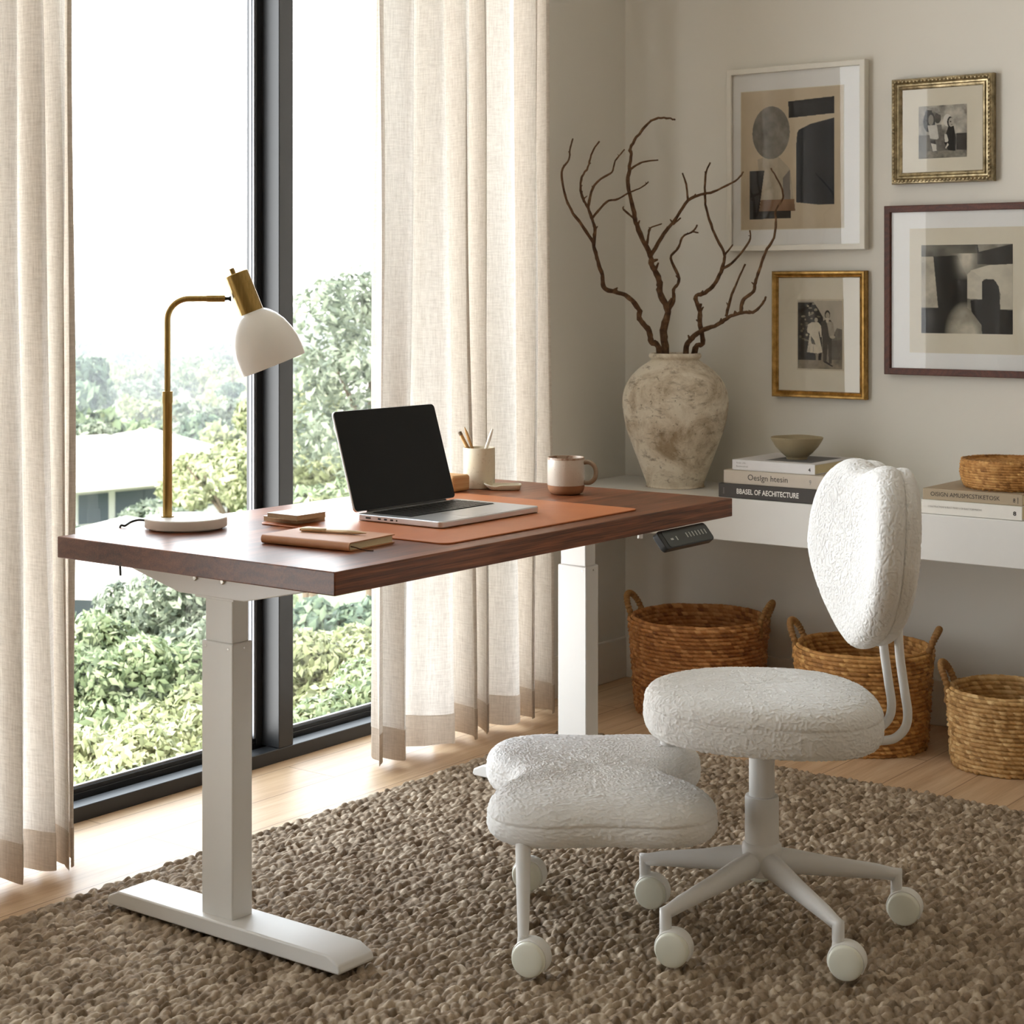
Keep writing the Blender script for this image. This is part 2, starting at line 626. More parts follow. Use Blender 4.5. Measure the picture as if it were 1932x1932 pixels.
M['bark'] = bark()
M['trunk'] = plain('tree_bark', '6b5c4b', 0.9, var=0.3, nscale=8)


def leaf_mat(name, c0, c1, c2):
    t = NT(name)
    at = t.n('ShaderNodeAttribute', attribute_name='tone').outputs['Fac']
    col = t.ramp(at, [(0.1, lin(c0)), (0.5, lin(c1)), (0.9, lin(c2))])
    mx = t.n('ShaderNodeMixShader', {0: 0.35})
    t.set(mx, 1, t.bsdf(color=col, rough=0.5, spec=0.4))
    t.set(mx, 2, t.n('ShaderNodeBsdfTranslucent', {'Color': col}))
    return t.done(mx)


M['leaf_bright'] = leaf_mat('bright_leaves', '45533c', '7c8c66', 'c0c9a4')
M['leaf_grey'] = leaf_mat('grey_green_leaves', '4c584a', '7d8873', 'b4bca6')
M['leaf_deep'] = leaf_mat('deep_green_leaves', '384a40', '60745f', '99aa8a')
M['leaf_yellow'] = leaf_mat('yellow_green_leaves', '5c6244', '98a074', 'd2d3ae')


def print_mat():
    t = NT('printed_paper')
    at = t.n('ShaderNodeAttribute', attribute_name='print_colour').outputs['Color']
    return t.done(t.bsdf(color=at, rough=0.8, spec=0.2))


M['print'] = print_mat()
M['roof'] = plain('pale_roof_tiles', 'cfc8c0', 0.8, var=0.1, nscale=2)
M['housewall'] = plain('white_render_wall', 'd8d6d2', 0.8)
M['housewin'] = plain('dark_house_window', '4a5560', 0.3)
M['ground'] = plain('scrub_ground', '7a8268', 0.95, var=0.35, nscale=0.15)
# ------------------------------------------------------------------ the setting
XW, YW = 4.86, 3.20          # picture wall, window wall (inner faces)
XL, YF = -2.2, -2.4          # the walls behind the camera
H = 2.72
OX0, OX1 = 0.55, 4.30       # glazed opening; its out-of-view left stretch is added for fill light


def structure(mb, name, mat, **kw):
    o = mb.build(name, mat, **kw)
    o['kind'] = 'structure'
    return o


structure(MB().box((XL - .2, YF - .2, -.2), (XW + .2, YW + .32, 0)), 'floor', M['floor'])
structure(MB().box((XL - .2, YF - .2, H), (XW + .2, YW + .55, H + .3)), 'ceiling', M['ceiling'])
structure(MB().box((XW, YF - .2, 0), (XW + .2, YW + .32, H)), 'wall_right', M['paint'])
wb = MB().box((OX1, YW, 0), (XW, YW + .32, H)).box((XL - .2, YW, 0), (OX0, YW + .32, H)).box((OX0, YW, 2.62), (OX1, YW + .32, H))
structure(wb, 'wall_back', M['paint'])
structure(MB().box((XL - .2, YF - .2, 0), (XL, YW, H)), 'wall_left', M['paint'])
structure(MB().box((XL, YF - .2, 0), (XW, YF, H)), 'wall_front', M['paint'])
structure(MB().box((XW - .014, YF, 0), (XW, YW, .132)), 'baseboard_right', M['trim'], bevel=.003)
structure(MB().box((OX1, YW - .014, 0), (XW - .014, YW, .132)), 'baseboard_back', M['trim'], bevel=.003)

mulls = [1.73, 3.416]
MW = .054
edges = [OX0] + [x for m in mulls for x in (m, m + MW)] + [OX1]
ZT = 2.62
f = MB()
f.box((OX0, 3.35, 0), (OX1, 3.40, .036)).box((OX0, 3.40, 0), (OX1, 3.418, .018)).box((OX0, 3.418, 0), (OX1, 3.46, .046))
f.box((OX0, 3.35, ZT - .05), (OX1, 3.46, ZT))
for m in mulls:
    f.box((m, 3.35, .036), (m + MW, 3.46, ZT - .05))
f.box((OX0, 3.35, .036), (OX0 + .03, 3.46, ZT - .05)).box((OX1 - .03, 3.35, .036), (OX1, 3.46, ZT - .05))
win = structure(f, 'window_1', M['blackmetal'], bevel=.002)
for i in range(0, len(edges), 2):
    a, b = edges[i], edges[i + 1]
    s = MB()
    s.box((a, 3.413, .036), (a + .022, 3.45, ZT - .05)).box((b - .022, 3.413, .036), (b, 3.45, ZT - .05))
    s.box((a + .022, 3.418, .046), (b - .022, 3.45, .058)).box((a + .022, 3.418, ZT - .085), (b - .022, 3.45, ZT - .05))
    sash = s.build('sash', M['blackmetal'], win, bevel=.0015)
    g = MB()
    for x0 in (a + .022, b - .028):
        g.box((x0, 3.416, .058), (x0 + .006, 3.422, ZT - .085)).box((x0, 3.4255, .058), (x0 + .006, 3.434, ZT - .085))
    g.box((a + .028, 3.424, .058), (b - .028, 3.434, .063))
    g.build('glazing_bead', M['gasket'], sash)
    gl = MB().add([(a + .02, 3.436, .05), (b - .02, 3.436, .05), (b - .02, 3.436, ZT - .07), (a + .02, 3.436, ZT - .07)], [(0, 1, 2, 3)])
    gl.build('glass_pane', M['window_glass'], sash)

# ------------------------------------------------------------------ daylight
SKY_AHEAD, SKY_BASE = 12.5, 2.4
w = bpy.data.worlds.new('daylight')
SC.world = w
w.use_nodes = True
nt = w.node_tree
nt.nodes.clear()
tc = nt.nodes.new('ShaderNodeTexCoord')
sp = nt.nodes.new('ShaderNodeSeparateXYZ')
nt.links.new(tc.outputs['Generated'], sp.inputs[0])


def wmath(op, a, b=0.0, clamp=False):
    nd = nt.nodes.new('ShaderNodeMath')
    nd.operation = op
    nd.use_clamp = clamp
    for i, v in enumerate((a, b)):
        if isinstance(v, bpy.types.NodeSocket): nt.links.new(v, nd.inputs[i])
        else: nd.inputs[i].default_value = v
    return nd.outputs[0]


# hazy bright sky ahead of the window, deeper blue sky overhead and behind the house
cr = nt.nodes.new('ShaderNodeValToRGB')
nt.links.new(sp.outputs[2], cr.inputs[0])
cr.color_ramp.elements[0].position = 0.02
cr.color_ramp.elements[0].color = (1.0, 0.99, 0.98, 1)
cr.color_ramp.elements[1].position = 0.55
cr.color_ramp.elements[1].color = (0.80, 0.90, 1.0, 1)
ahead = wmath('POWER', wmath('DIVIDE', wmath('ADD', sp.outputs[1], 0.1), 1.1, True), 1.4)
high = wmath('SUBTRACT', 1.0, wmath('MULTIPLY', wmath('DIVIDE', sp.outputs[2], 0.9, True), 0.72))
stren = wmath('ADD', wmath('MULTIPLY', wmath('MULTIPLY', ahead, high), SKY_AHEAD), SKY_BASE)
bg = nt.nodes.new('ShaderNodeBackground')
nt.links.new(stren, bg.inputs[1])
nt.links.new(cr.outputs[0], bg.inputs[0])
wo = nt.nodes.new('ShaderNodeOutputWorld')
nt.links.new(bg.outputs[0], wo.inputs[0])
w.cycles.sampling_method = 'MANUAL'
w.cycles.sample_map_resolution = 256

sd = bpy.data.lights.new('sun', 'SUN')
sd.energy = 9.0
sd.angle = math.radians(3)
sd.color = (1.0, 0.95, 0.86)
so = bpy.data.objects.new('sun', sd)
COL.objects.link(so)
so.location = (0, 0, 40)
so.rotation_euler = Vector((0.72, 0.28, -0.64)).to_track_quat('-Z', 'Y').to_euler()

for i in range(0, len(edges), 2):
    a, b = edges[i], edges[i + 1]
    pl = bpy.data.lights.new('window_portal', 'AREA')
    pl.shape = 'RECTANGLE'
    pl.size = b - a
    pl.size_y = ZT
    pl.cycles.is_portal = True
    po = bpy.data.objects.new('window_portal', pl)
    COL.objects.link(po)
    po.location = ((a + b) / 2, 3.52, ZT / 2)
    po.rotation_euler = Vector((0, -1, 0)).to_track_quat('-Z', 'Z').to_euler()

# ------------------------------------------------------------------ the view: hillside, trees, houses
def ground_z(d, lat=0.0):
    return float(np.interp(d, [0, 4.6, 6, 12, 30, 60, 100, 150, 260, 420, 650, 900], [-3.4, -3.4, -3.6, -5.5, -9, -12, -13.5, -14.5, -15.5, -16.5, -14.5, -13]))


ds = np.array([4.5, 6, 9, 14, 22, 35, 55, 80, 110, 150, 200, 260, 330, 420, 520, 650, 760])
V = np.zeros((len(ds), 25, 3))
for i, d in enumerate(ds):
    for j in range(25):
        lt = -(0.95 - j / 24 * 1.35) * d
        p = W(lt, d, ground_z(d) + (0.02 * d * math.sin(j * 1.7 + i) * (d > 30) * .3))
        V[i, j] = p
        if p.y < 3.9 and d < 10: V[i, j, 1] = 3.9
gm = grid_mesh('hillside_ground', V, M['ground'], flip=True)
gm['kind'] = 'structure'


def leaves(name, blobs, n, size, seed, mat, parent=None, aspect=2.2, bend=0.25, shell=0.6, tone_by=None):
    """n leaves scattered over the shells of ellipsoid blobs [(centre, radii)]; each leaf is a folded diamond"""
    r = np.random.default_rng(seed)
    C = np.array([b[0] for b in blobs], float)
    Rr = np.array([b[1] for b in blobs], float)
    area = (Rr.prod(1)) ** (2 / 3)
    k = r.choice(len(blobs), n, p=area / area.sum())
    dirs = r.normal(size=(n, 3))
    dirs[:, 2] += 0.25
    dirs /= np.linalg.norm(dirs, axis=1)[:, None]
    rad = 1 - shell * r.random(n) ** 2
    P = C[k] + dirs * Rr[k] * rad[:, None]
    nr = dirs + r.normal(size=(n, 3)) * 0.55
    nr /= np.linalg.norm(nr, axis=1)[:, None]
    t = np.cross(nr, r.normal(size=(n, 3)))
    t /= np.linalg.norm(t, axis=1)[:, None] + 1e-9
    b = np.cross(nr, t)
    s = size * (0.65 + 0.7 * r.random(n))[:, None]
    tip = P + t * s * aspect * .5 - nr * s * bend
    base = P - t * s * aspect * .5 - nr * s * bend * .4
    l = P + b * s * .5 - nr * s * .12
    rr_ = P - b * s * .5 - nr * s * .12
    mid = P + nr * s * .08
    V = np.stack([base, l, tip, rr_, mid], 1).reshape(-1, 3)
    i0 = np.arange(n) * 5
    F = np.concatenate([np.stack([i0, i0 + 1, i0 + 4], 1), np.stack([i0 + 1, i0 + 2, i0 + 4], 1), np.stack([i0 + 2, i0 + 3, i0 + 4], 1), np.stack([i0 + 3, i0, i0 + 4], 1)])
    tone = np.clip(0.5 + 0.22 * r.normal(size=n) + 0.12 * (r.random(len(blobs))[k] - .5) * 2, 0, 1)
    tone = np.repeat(tone, 5)
    org = np.array(ORG[parent.name]) if parent is not None else np.zeros(3)
    me = bpy.data.meshes.new(name)
    me.vertices.add(len(V)); me.vertices.foreach_set('co', (V - org).astype(np.float32).ravel())
    me.loops.add(F.size); me.loops.foreach_set('vertex_index', F.astype(np.int32).ravel())
    me.polygons.add(len(F)); me.polygons.foreach_set('loop_start', np.arange(0, F.size, 3, dtype=np.int32))
    me.update(calc_edges=True)
    at = me.attributes.new('tone', 'FLOAT', 'POINT')
    at.data.foreach_set('value', tone.astype(np.float32))
    return link_mesh(name, me, mat, parent)


def crown_blobs(c, R, n, seed, flat=0.8):
    r = random.Random(seed)
    out = []
    for i in range(n):
        a = r.random() * 2 * math.pi
        q = r.random() ** .5 * R * .82
        z = (r.random() - .35) * R * flat * (1 - (q / R) ** 2 * .6)
        s = R * (0.20 + 0.22 * r.random())
        out.append(((c[0] + q * math.cos(a), c[1] + q * math.sin(a), c[2] + z), (s, s, s * .8)))
    return out


TREES = {}


def tree(kind_key, name, base, crown_h, R, n, leaf, seed, mat, label, cat, group=None, nb=14, flat=.8, trunk_r=None):
    """a tree or shrub: crown of leaves and a trunk, standing at base"""
    base = Vector(base)
    t = thing(name, base, label, cat, group)
    c = base + Vector((0, 0, crown_h))
    leaves('foliage', crown_blobs(c, R, nb, seed, flat), n, leaf, seed, M[mat], t)
    tr = trunk_r or R * .07
    m = MB().tube([base - Vector((0, 0, .4)), base + Vector((.05 * R, 0, crown_h * .5)), c + Vector((0, 0, R * .2))], [tr * 1.3, tr, tr * .4], 8)
    rr = random.Random(seed + 5)
    for i in range(5):
        a = rr.random() * 6.28
        m.tube([c - Vector((0, 0, R * .5)), c + Vector((math.cos(a) * R * .6, math.sin(a) * R * .6, R * (.0 + .4 * rr.random())))], [tr * .5, tr * .15], 6)
    m.build('trunk', M['trunk'], t, smooth=True)
    return t


def place(px, py_top, d, crown, R):
    """base point and crown height for a tree whose crown centre sits below py_top at depth d"""
    p = at_d(px, py_top, d)
    zc = p.z - R * .75
    gz = ground_z(d)
    return (p.x, p.y, gz), zc - gz


near = [  # px, py of the top, depth, R, leaf, mat, name, label
    (215, 1175, 9.6, .52, .030, 'leaf_bright', 'laurel_shrub', 'leafy bright green shrub outside the left pane, below the desk corner'),
    (335, 1095, 11.4, .64, .032, 'leaf_grey', 'laurel_shrub', 'tall grey-green shrub outside the window just left of the near desk column'),
    (185, 1372, 7.7, .43, .026, 'leaf_yellow', 'laurel_shrub', 'pale yellow-green shrub lowest outside the left pane by the window rail'),
    (345, 1335, 8.6, .36, .027, 'leaf_yellow', 'laurel_shrub', 'pale sunlit shrub outside, low beside the near desk column'),
    (450, 1255, 13.4, .85, .036, 'leaf_deep', 'laurel_shrub', 'dark green shrub outside, seen between the near desk column and the mullion'),
    (600, 1205, 9.7, .46, .028, 'leaf_yellow', 'laurel_shrub', 'pale sunlit shrub low outside the right pane beside the black mullion'),
    (700, 1268, 8.3, .40, .026, 'leaf_bright', 'laurel_shrub', 'bright shrub low outside the right pane at the curtain edge'),
]
for k, (px, py, d, R, lf, mt, nm, lb) in enumerate(near):
    b, ch = place(px, py, d, 0, R)
    tree('n', nm, b, ch, R, 15000, lf, 100 + k, mt, lb, 'shrub', 'shrubs below the window', nb=34, flat=1.15)

mid = [
    (432, 815, 62, 2.5, .36, 'leaf_yellow', 'rounded yellow-green tree outside, right of the lamp pole beside the white-roofed house', 4200, 20, .85),
    (700, 338, 31, 1.75, .19, 'leaf_grey', 'tall airy grey-green tree rising above the horizon in the right pane', 1350, 46, 2.3),
    (585, 690, 40, 1.9, .24, 'leaf_yellow', 'yellow-green tree in the right pane above the laptop lid', 2600, 20, 1.2),
    (575, 870, 25, 1.0, .18, 'leaf_bright', 'leafy tree in the right pane at the mullion, level with the laptop screen', 2400, 18, 1.1),
    (695, 860, 21.5, 1.0, .17, 'leaf_yellow', 'pale tree in the right pane low behind the laptop corner', 2400, 18, 1.1),
    (640, 1085, 15.5, .9, .13, 'leaf_deep', 'deep green tree seen under the desk through the right pane', 2600, 18, 1.2),
    (140, 790, 88, 3.0, .5, 'leaf_grey', 'grey-green tree at the left curtain edge, above the white roofs', 2000, 18, 1.0),
    (225, 825, 104, 3.3, .55, 'leaf_deep', 'dark rounded tree left of the lamp pole, behind the white-roofed house', 2000, 18, .8),
    (300, 935, 50, 1.7, .3, 'leaf_grey', 'low tree in front of the white-roofed house, left of the lamp base', 2000, 16, .8),
    (150, 985, 45, 1.4, .28, 'leaf_deep', 'low dark tree at the curtain edge beside the white house', 1800, 16, .8),
    (190, 1062, 40, 1.3, .26, 'leaf_deep', 'dark tree at the desk corner, between the white house and the lower roof', 1800, 16, .7),
    (415, 1078, 19, 1.1, .15, 'leaf_bright', 'leafy tree seen under the desk beside the column bracket', 2600, 18, 1.0),
]
for k, (px, py, d, R, lf, mt, lb, n, nb, fl) in enumerate(mid):
    b, ch = place(px, py, d, 0, R * fl / .8 if fl > 1 else R)
    tree('m', 'garden_tree', b, ch, R, n * 4, lf * .45, 200 + k, mt, lb, 'tree', 'trees between the houses', nb=nb, flat=fl)

# wooded slope across the valley: a few tree shapes, copied
protos = []
for k, mt in enumerate(['leaf_grey', 'leaf_yellow', 'leaf_deep', 'leaf_bright']):
    t = tree('f', 'hillside_tree', (0, 0, 0), 4.2, 4.4, 2200, .48, 300 + k, mt, 'hazy tree in the wood covering the far hillside', 'tree', 'trees of the far wood', nb=13, flat=.8, trunk_r=.3)
    protos.append(t)
rr = random.Random(11)
count = 0
used = [False] * 4
taken = []
d = 112.0
while d < 640 and count < 270:
    n = max(3, int(.215 * d / 8.2))
    for i in range(n):
        px = 70 + (i + .15 + .7 * rr.random()) / n * 690
        dd = d + (rr.random() - .5) * .05 * d
        s = (0.62 + .42 * rr.random()) * (1.0 + (d - 118) / 1100)
        p = at_d(px, 545, dd)
        rad = 4.4 * 1.22 * s
        if any((p.x - x) ** 2 + (p.y - y) ** 2 < (rad + q_) ** 2 for x, y, q_ in taken): continue
        taken.append((p.x, p.y, rad))
        k = rr.randrange(4)
        if not used[k]:
            o = protos[k]; used[k] = True
        else:
            o = copy_tree(protos[k])
        o.location = (p.x, p.y, ground_z(dd) - 1.0 * s)
        o.scale = (s, s, s * (1.0 + .35 * rr.random()))
        o.rotation_euler.z = rr.random() * 6.28
        count += 1
    d += 10.5 + d * .022
print('far trees', count)


def house(loc, rz, w_, d_, h_, rise, label):
    t = thing('house', loc, label, 'house', 'houses in the valley')
    c, s = math.cos(rz), math.sin(rz)
    L = Vector(loc)
    q = lambda x, y, z: L + Vector((c * x - s * y, s * x + c * y, z))
    m = MB()
    a, b = w_ / 2, d_ / 2
    m.prism([q(-a, -b, 0), q(a, -b, 0), q(a, b, 0), q(-a, b, 0)], (0, 0, h_))
    m.build('wall', M['housewall'], t)
    e = .9
    rf = MB()
    A, B = a + e, b + e
    r0, r1 = q(-a * .35, 0, h_ + rise), q(a * .35, 0, h_ + rise)
    cs = [q(-A, -B, h_), q(A, -B, h_), q(A, B, h_), q(-A, B, h_)]
    lo = [p - Vector((0, 0, .25)) for p in cs]
    rf.add(cs + [r0, r1] + lo, [(0, 1, 5, 4), (1, 2, 5), (2, 3, 4, 5), (3, 0, 4), (0, 6, 7, 1), (1, 7, 8, 2), (2, 8, 9, 3), (3, 9, 6, 0), (9, 8, 7, 6)])
    rf.build('roof', M['roof'], t)
    for x in (-.55, .1, .6):
        MB().prism([q(a * x - .6, -b - .03, h_ * .35), q(a * x + .6, -b - .03, h_ * .35), q(a * x + .6, -b - .03, h_ * .8), q(a * x - .6, -b - .03, h_ * .8)], q(0, .1, 0) - q(0, 0, 0)).build('window', M['housewin'], t)
        MB().prism([q(-a - .03, b * x - .5, h_ * .35), q(-a - .03, b * x + .5, h_ * .35), q(-a - .03, b * x + .5, h_ * .8), q(-a - .03, b * x - .5, h_ * .8)], q(.1, 0, 0) - q(0, 0, 0)).build('window', M['housewin'], t)
    return t


def hloc(px, py, d):
    p = at_d(px, py, d)
    return (p.x, p.y, p.z)


house(hloc(255, 985, 76), .35, 8.5, 6.5, 2.2, 1.7, 'white house with pale hipped roof seen left of the lamp pole')
house(hloc(165, 1010, 66), -.15, 4.6, 5.0, 2.3, 1.4, 'smaller pale house at the left curtain edge in front of the white house')
house(hloc(215, 1190, 33), .5, 3.6, 3.4, 1.3, .75, 'pale roofed house seen under the left end of the desk')
house(hloc(615, 800, 120), .3, 6.0, 6.0, 2.2, 1.5, 'distant pale house in the right pane above the laptop')

# valley haze: thin mist between the garden and the far hillside
hz = MB().box((-60, 66, -40), (620, 760, 16)).build('valley_haze', None)
hm = bpy.data.materials.new('valley_haze')
hm.use_nodes = True
hm.node_tree.nodes.clear()
ho = hm.node_tree.nodes.new('ShaderNodeOutputMaterial')
hv = hm.node_tree.nodes.new('ShaderNodeVolumeScatter')
hv.inputs['Color'].default_value = (0.93, 0.97, 1.0, 1)
hv.inputs['Density'].default_value = 0.0019
hv.inputs['Anisotropy'].default_value = 0.2
hm.node_tree.links.new(hv.outputs[0], ho.inputs['Volume'])
hz.data.materials.append(hm)
tag(hz, 'pale blue haze lying over the valley outside the window', 'haze', kind='stuff')
# ------------------------------------------------------------------ curtains
def curtain(tops, bots, left_top, left_bot, ztop, label, first_back=True, seed=0):
    """fold crests seen at image columns tops (frame top) .. bots (hem), on planes in front of the window"""
    r = random.Random(seed)
    YB, YFR = 3.165, 3.06
    def plan(u):
        lst = [a + (b - a) * u for a, b in zip(tops, bots)]
        l0 = left_top + (left_bot - left_top) * u
        pts = []
        prev = l0
        rr_ = random.Random(seed)
        for k, b in enumerate(lst):
            yb = YB - .03 * rr_.random()
            yf = YFR + .022 * rr_.random() - (.012 if u > .5 else 0)
            s = at_y(prev - (5 if k else 0), 545, yb)
            e = at_y(b - 1.5, 545, yf)
            m1 = s.lerp(e, .33); m2 = s.lerp(e, .72)
            bulge = .014 + .022 * rr_.random()
            pts += [Vector((s.x, s.y, 0)), Vector((m1.x, m1.y - bulge, 0)), Vector((m2.x, m2.y - bulge * .9, 0)), Vector((e.x, e.y, 0))]
            # the pleat doubles back behind its own crest before the next one starts
            w_ = b - prev
            fr = (.30 + .28 * rr_.random()) if w_ > 22 else (.85 if k == 0 else .15)
            for (q_, y_) in ((b + .8, yf + .014), (b - .12 * w_, yf + .036), (b - fr * w_, YB - .030), (b - fr * w_ - .06 * w_, YB - .020), (b - fr * w_ + .05 * w_, YB - .010)):
                g = at_y(q_, 545, y_)
                pts.append(Vector((g.x, g.y, 0)))
            prev = b
        sp_ = smooth_path(pts, 6)
        return np.array([[p.x, p.y] for p in sp_])
    zh = .098
    zs = np.concatenate([np.linspace(ztop, zh, 40)])
    def rows(zs, off=0):
        A, B = plan(0.0), plan(1.0)
        V = np.zeros((len(zs), len(A), 3))
        for i, z in enumerate(zs):
            u = np.clip((2.05 - z) / 2.0, -.2, 1)
            Q = A + (B - A) * u
            j = np.arange(len(A))
            wob = .004 * np.sin(j * .21 + z * 2.3 + seed) + .003 * np.sin(j * .09 - z * 4.1)
            V[i, :, 0] = Q[:, 0] + wob
            V[i, :, 1] = Q[:, 1] + off + .004 * np.sin(j * .17 + z * 1.7)
            V[i, :, 2] = z
        return V
    def uvs(V):
        dd = np.linalg.norm(np.diff(V[len(V) // 2, :, :2], axis=0), axis=1)
        s = np.concatenate([[0], np.cumsum(dd)])
        U = np.zeros(V.shape[:2] + (2,))
        U[:, :, 0] = s[None]
        U[:, :, 1] = V[:, :, 2]
        return U
    V = rows(zs)
    x = float(V[0, :, 0].mean())
    t = thing('linen_curtain', (x, 3.11, 0), label, 'curtain', 'linen curtains')
    grid_mesh('curtain_panel', V, M['linen'], t, uv=uvs(V))
    Vh = rows(np.linspace(zh + .001, .014, 6), -.0015)
    j = np.arange(Vh.shape[1])
    Vh[-1, :, 2] += .006 * np.sin(j * .13 + seed) ** 2
    grid_mesh('hem', Vh, M['linenhem'], t, uv=uvs(Vh))
    return t


curtain([-620, -480, -350, -240, -150, -60, -18, 27, 71, 119, 131], [-610, -470, -345, -235, -145, -58, -10, 45, 108, 124, 134], -760, -755, 2.60, 'cream linen curtain at the left edge, hanging beside the large pane', seed=3)  # leftmost folds, out of view, added to hold light off the desk's left faces
curtain([719, 781, 835, 880, 916, 970, 1010, 1031], [716, 766, 858, 894, 919, 977, 1009, 1042], 704, 703, 2.60, 'cream linen curtain hanging between the black mullion and the wall corner', seed=8)

# ------------------------------------------------------------------ rug
RX0, RX1, RY0, RY1 = 1.50, 4.14, .45, 2.925
st = .0038
nx, ny = int((RX1 - RX0) / st), int((RY1 - RY0) / st)
Hh = np.full((ny, nx), .0035)
Tn = np.full((ny, nx), .25)
r = np.random.default_rng(21)
pitch_x, pitch_y = .0225, .0148
row = 0
yy = RY0
while yy < RY1 + .004:
    xx = RX0 + (row % 2) * pitch_x * .5
    while xx < RX1 + .006:
        cx = xx + r.normal() * .0032
        cy = yy + r.normal() * .0022
        a = .0172 * (0.8 + .45 * r.random()); b = .0083 * (0.8 + .4 * r.random()); h = .0125 * (0.7 + .5 * r.random())
        th = (0.42 if row % 2 else -.30) + r.normal() * .28
        i0 = max(int((cx - RX0 - a) / st), 0); i1 = min(int((cx - RX0 + a) / st) + 2, nx)
        j0 = max(int((cy - RY0 - a) / st), 0); j1 = min(int((cy - RY0 + a) / st) + 2, ny)
        if i1 > i0 and j1 > j0:
            gx = RX0 + np.arange(i0, i1) * st - cx
            gy = (RY0 + np.arange(j0, j1) * st - cy)[:, None]
            u = (gx * math.cos(th) + gy * math.sin(th)) / a
            v = (-gx * math.sin(th) + gy * math.cos(th)) / b
            q = 1 - u * u - v * v
            z = np.where(q > 0, h * np.sqrt(np.maximum(q, 0)) * (1 + .35 * u) + .004, 0)
            sl = Hh[j0:j1, i0:i1]
            mk = z > sl
            sl[mk] = z[mk]
            Tn[j0:j1, i0:i1][mk] = np.clip(.5 + .22 * r.normal(), 0, 1)
        xx += pitch_x
    yy += pitch_y
    row += 1
Hh += .004
gx = RX0 + np.arange(nx) * st
gy = RY0 + np.arange(ny) * st
V = np.zeros((ny, nx, 3))
V[:, :, 0] = gx[None]; V[:, :, 1] = gy[:, None]
V[:, :, 2] = Hh
# ragged rim, folded down to the floor
V[0, :, 2] = V[-1, :, 2] = .0008
V[:, 0, 2] = V[:, -1, 2] = .0008
V[-2, :, 2] *= .6; V[:, -2, 2] *= .6
edge = .005 * np.sin(gx * 190) + .004 * np.sin(gx * 77)
for kk in range(1, 6): V[-kk, :, 1] += edge * (1 - kk / 6)
edge = .005 * np.sin(gy * 190) + .004 * np.sin(gy * 77)
for kk in range(1, 6): V[:, -kk, 0] += edge * (1 - kk / 6)
rug = grid_mesh('jute_rug', V, M['rug'], attr=Tn)
tag(rug, 'chunky braided brown jute rug lying under the desk and chair', 'rug')
RZ = .0240

# ------------------------------------------------------------------ standing desk
DX0, DX1, DY0, DY1, DZ, DT = 2.296, 3.674, 2.117, 2.867, .766, .0425
desk = thing('standing_desk', ((DX0 + DX1) / 2, (DY0 + DY1) / 2, 0), 'walnut topped standing desk on two white telescopic columns by the window', 'desk')
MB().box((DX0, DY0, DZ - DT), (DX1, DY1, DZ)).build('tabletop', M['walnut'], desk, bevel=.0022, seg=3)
UZ = DZ - DT
for cx0 in (2.390, 3.574):
    left = cx0 < 3
    cx1, cy0, cy1 = cx0 + .053, 2.467, 2.552
    colm = MB().box((cx0, cy0, .055), (cx1, cy1, .583)).build('column', M['white_metal'], desk, bevel=.003, seg=3)
    MB().box((cx0 + .005, cy0 + .005, .57), (cx1 - .005, cy1 - .005, .68)).build('inner_tube', M['white_metal'], colm, bevel=.003, seg=3)
    scr = MB()
    for (sx, sy, nx_, ny_) in ((cx0, cy0 + .012, 1, 0), (cx0, cy1 - .012, 1, 0), (cx0 + .030, cy0, 0, 1)):
        scr.lathe([(.0022, -.0008), (.0022, .0006), (.0001, .0006)], (sx, sy, .572), 10, axis=(-nx_, -ny_, 0))
    scr.build('rivet', M['steel'], colm)
    cxm = (cx0 + cx1) / 2
    # tapered support arm under the top
    arm = MB().prism([(cxm - .043, 2.24, UZ), (cxm - .043, 2.752, UZ), (cxm - .043, 2.752, UZ - .014), (cxm - .043, 2.60, UZ - .052), (cxm - .043, 2.42, UZ - .052), (cxm - .043, 2.24, UZ - .014)], (.086, 0, 0)).build('support_arm', M['white_metal'], desk, bevel=.002)
    MB().box((cxm - .034, 2.457, UZ - .058), (cxm + .034, 2.562, UZ - .050)).build('mounting_plate', M['white_metal'], desk, bevel=.001)
    for by in (2.55, 2.475):
        MB().lathe([(.0001, 0), (.0058, 0), (.0058, .003), (.004, .0045), (.0001, .0045)], (cxm - .043, by, UZ - .019), 14, axis=(-1, 0, 0)).build('bolt', M['steel'], desk, smooth=True)
    # foot with sloped ends
    fx0, fx1, fy0, fy1 = cxm - .047, cxm + .047, 2.172, 2.805
    ft = MB().prism([(fx0, fy0, .030), (fx0, fy0 + .006, .026), (fx0, fy1 - .006, .026), (fx0, fy1, .030), (fx0, fy1 - .004, .043), (fx0, fy1 - .034, .057), (fx0, fy0 + .034, .057), (fx0, fy0 + .004, .043)], (fx1 - fx0, 0, 0))
    foot = ft.build('foot', M['white_metal'], desk, bevel=.0035, seg=3)
    for gy_ in (fy0 + .05, fy1 - .05):
        MB().lathe([(.0001, 0), (.024, 0), (.024, .006), (.0001, .006)], (cxm, gy_, .0243), 20).build('levelling_glide', M['blackplastic'], foot, smooth=True)
# crossbar hidden below the top, joining both columns
MB().box((2.45, 2.48, UZ - .036), (3.57, 2.54, UZ - .004)).build('crossbar', M['white_metal'], desk, bevel=.002)
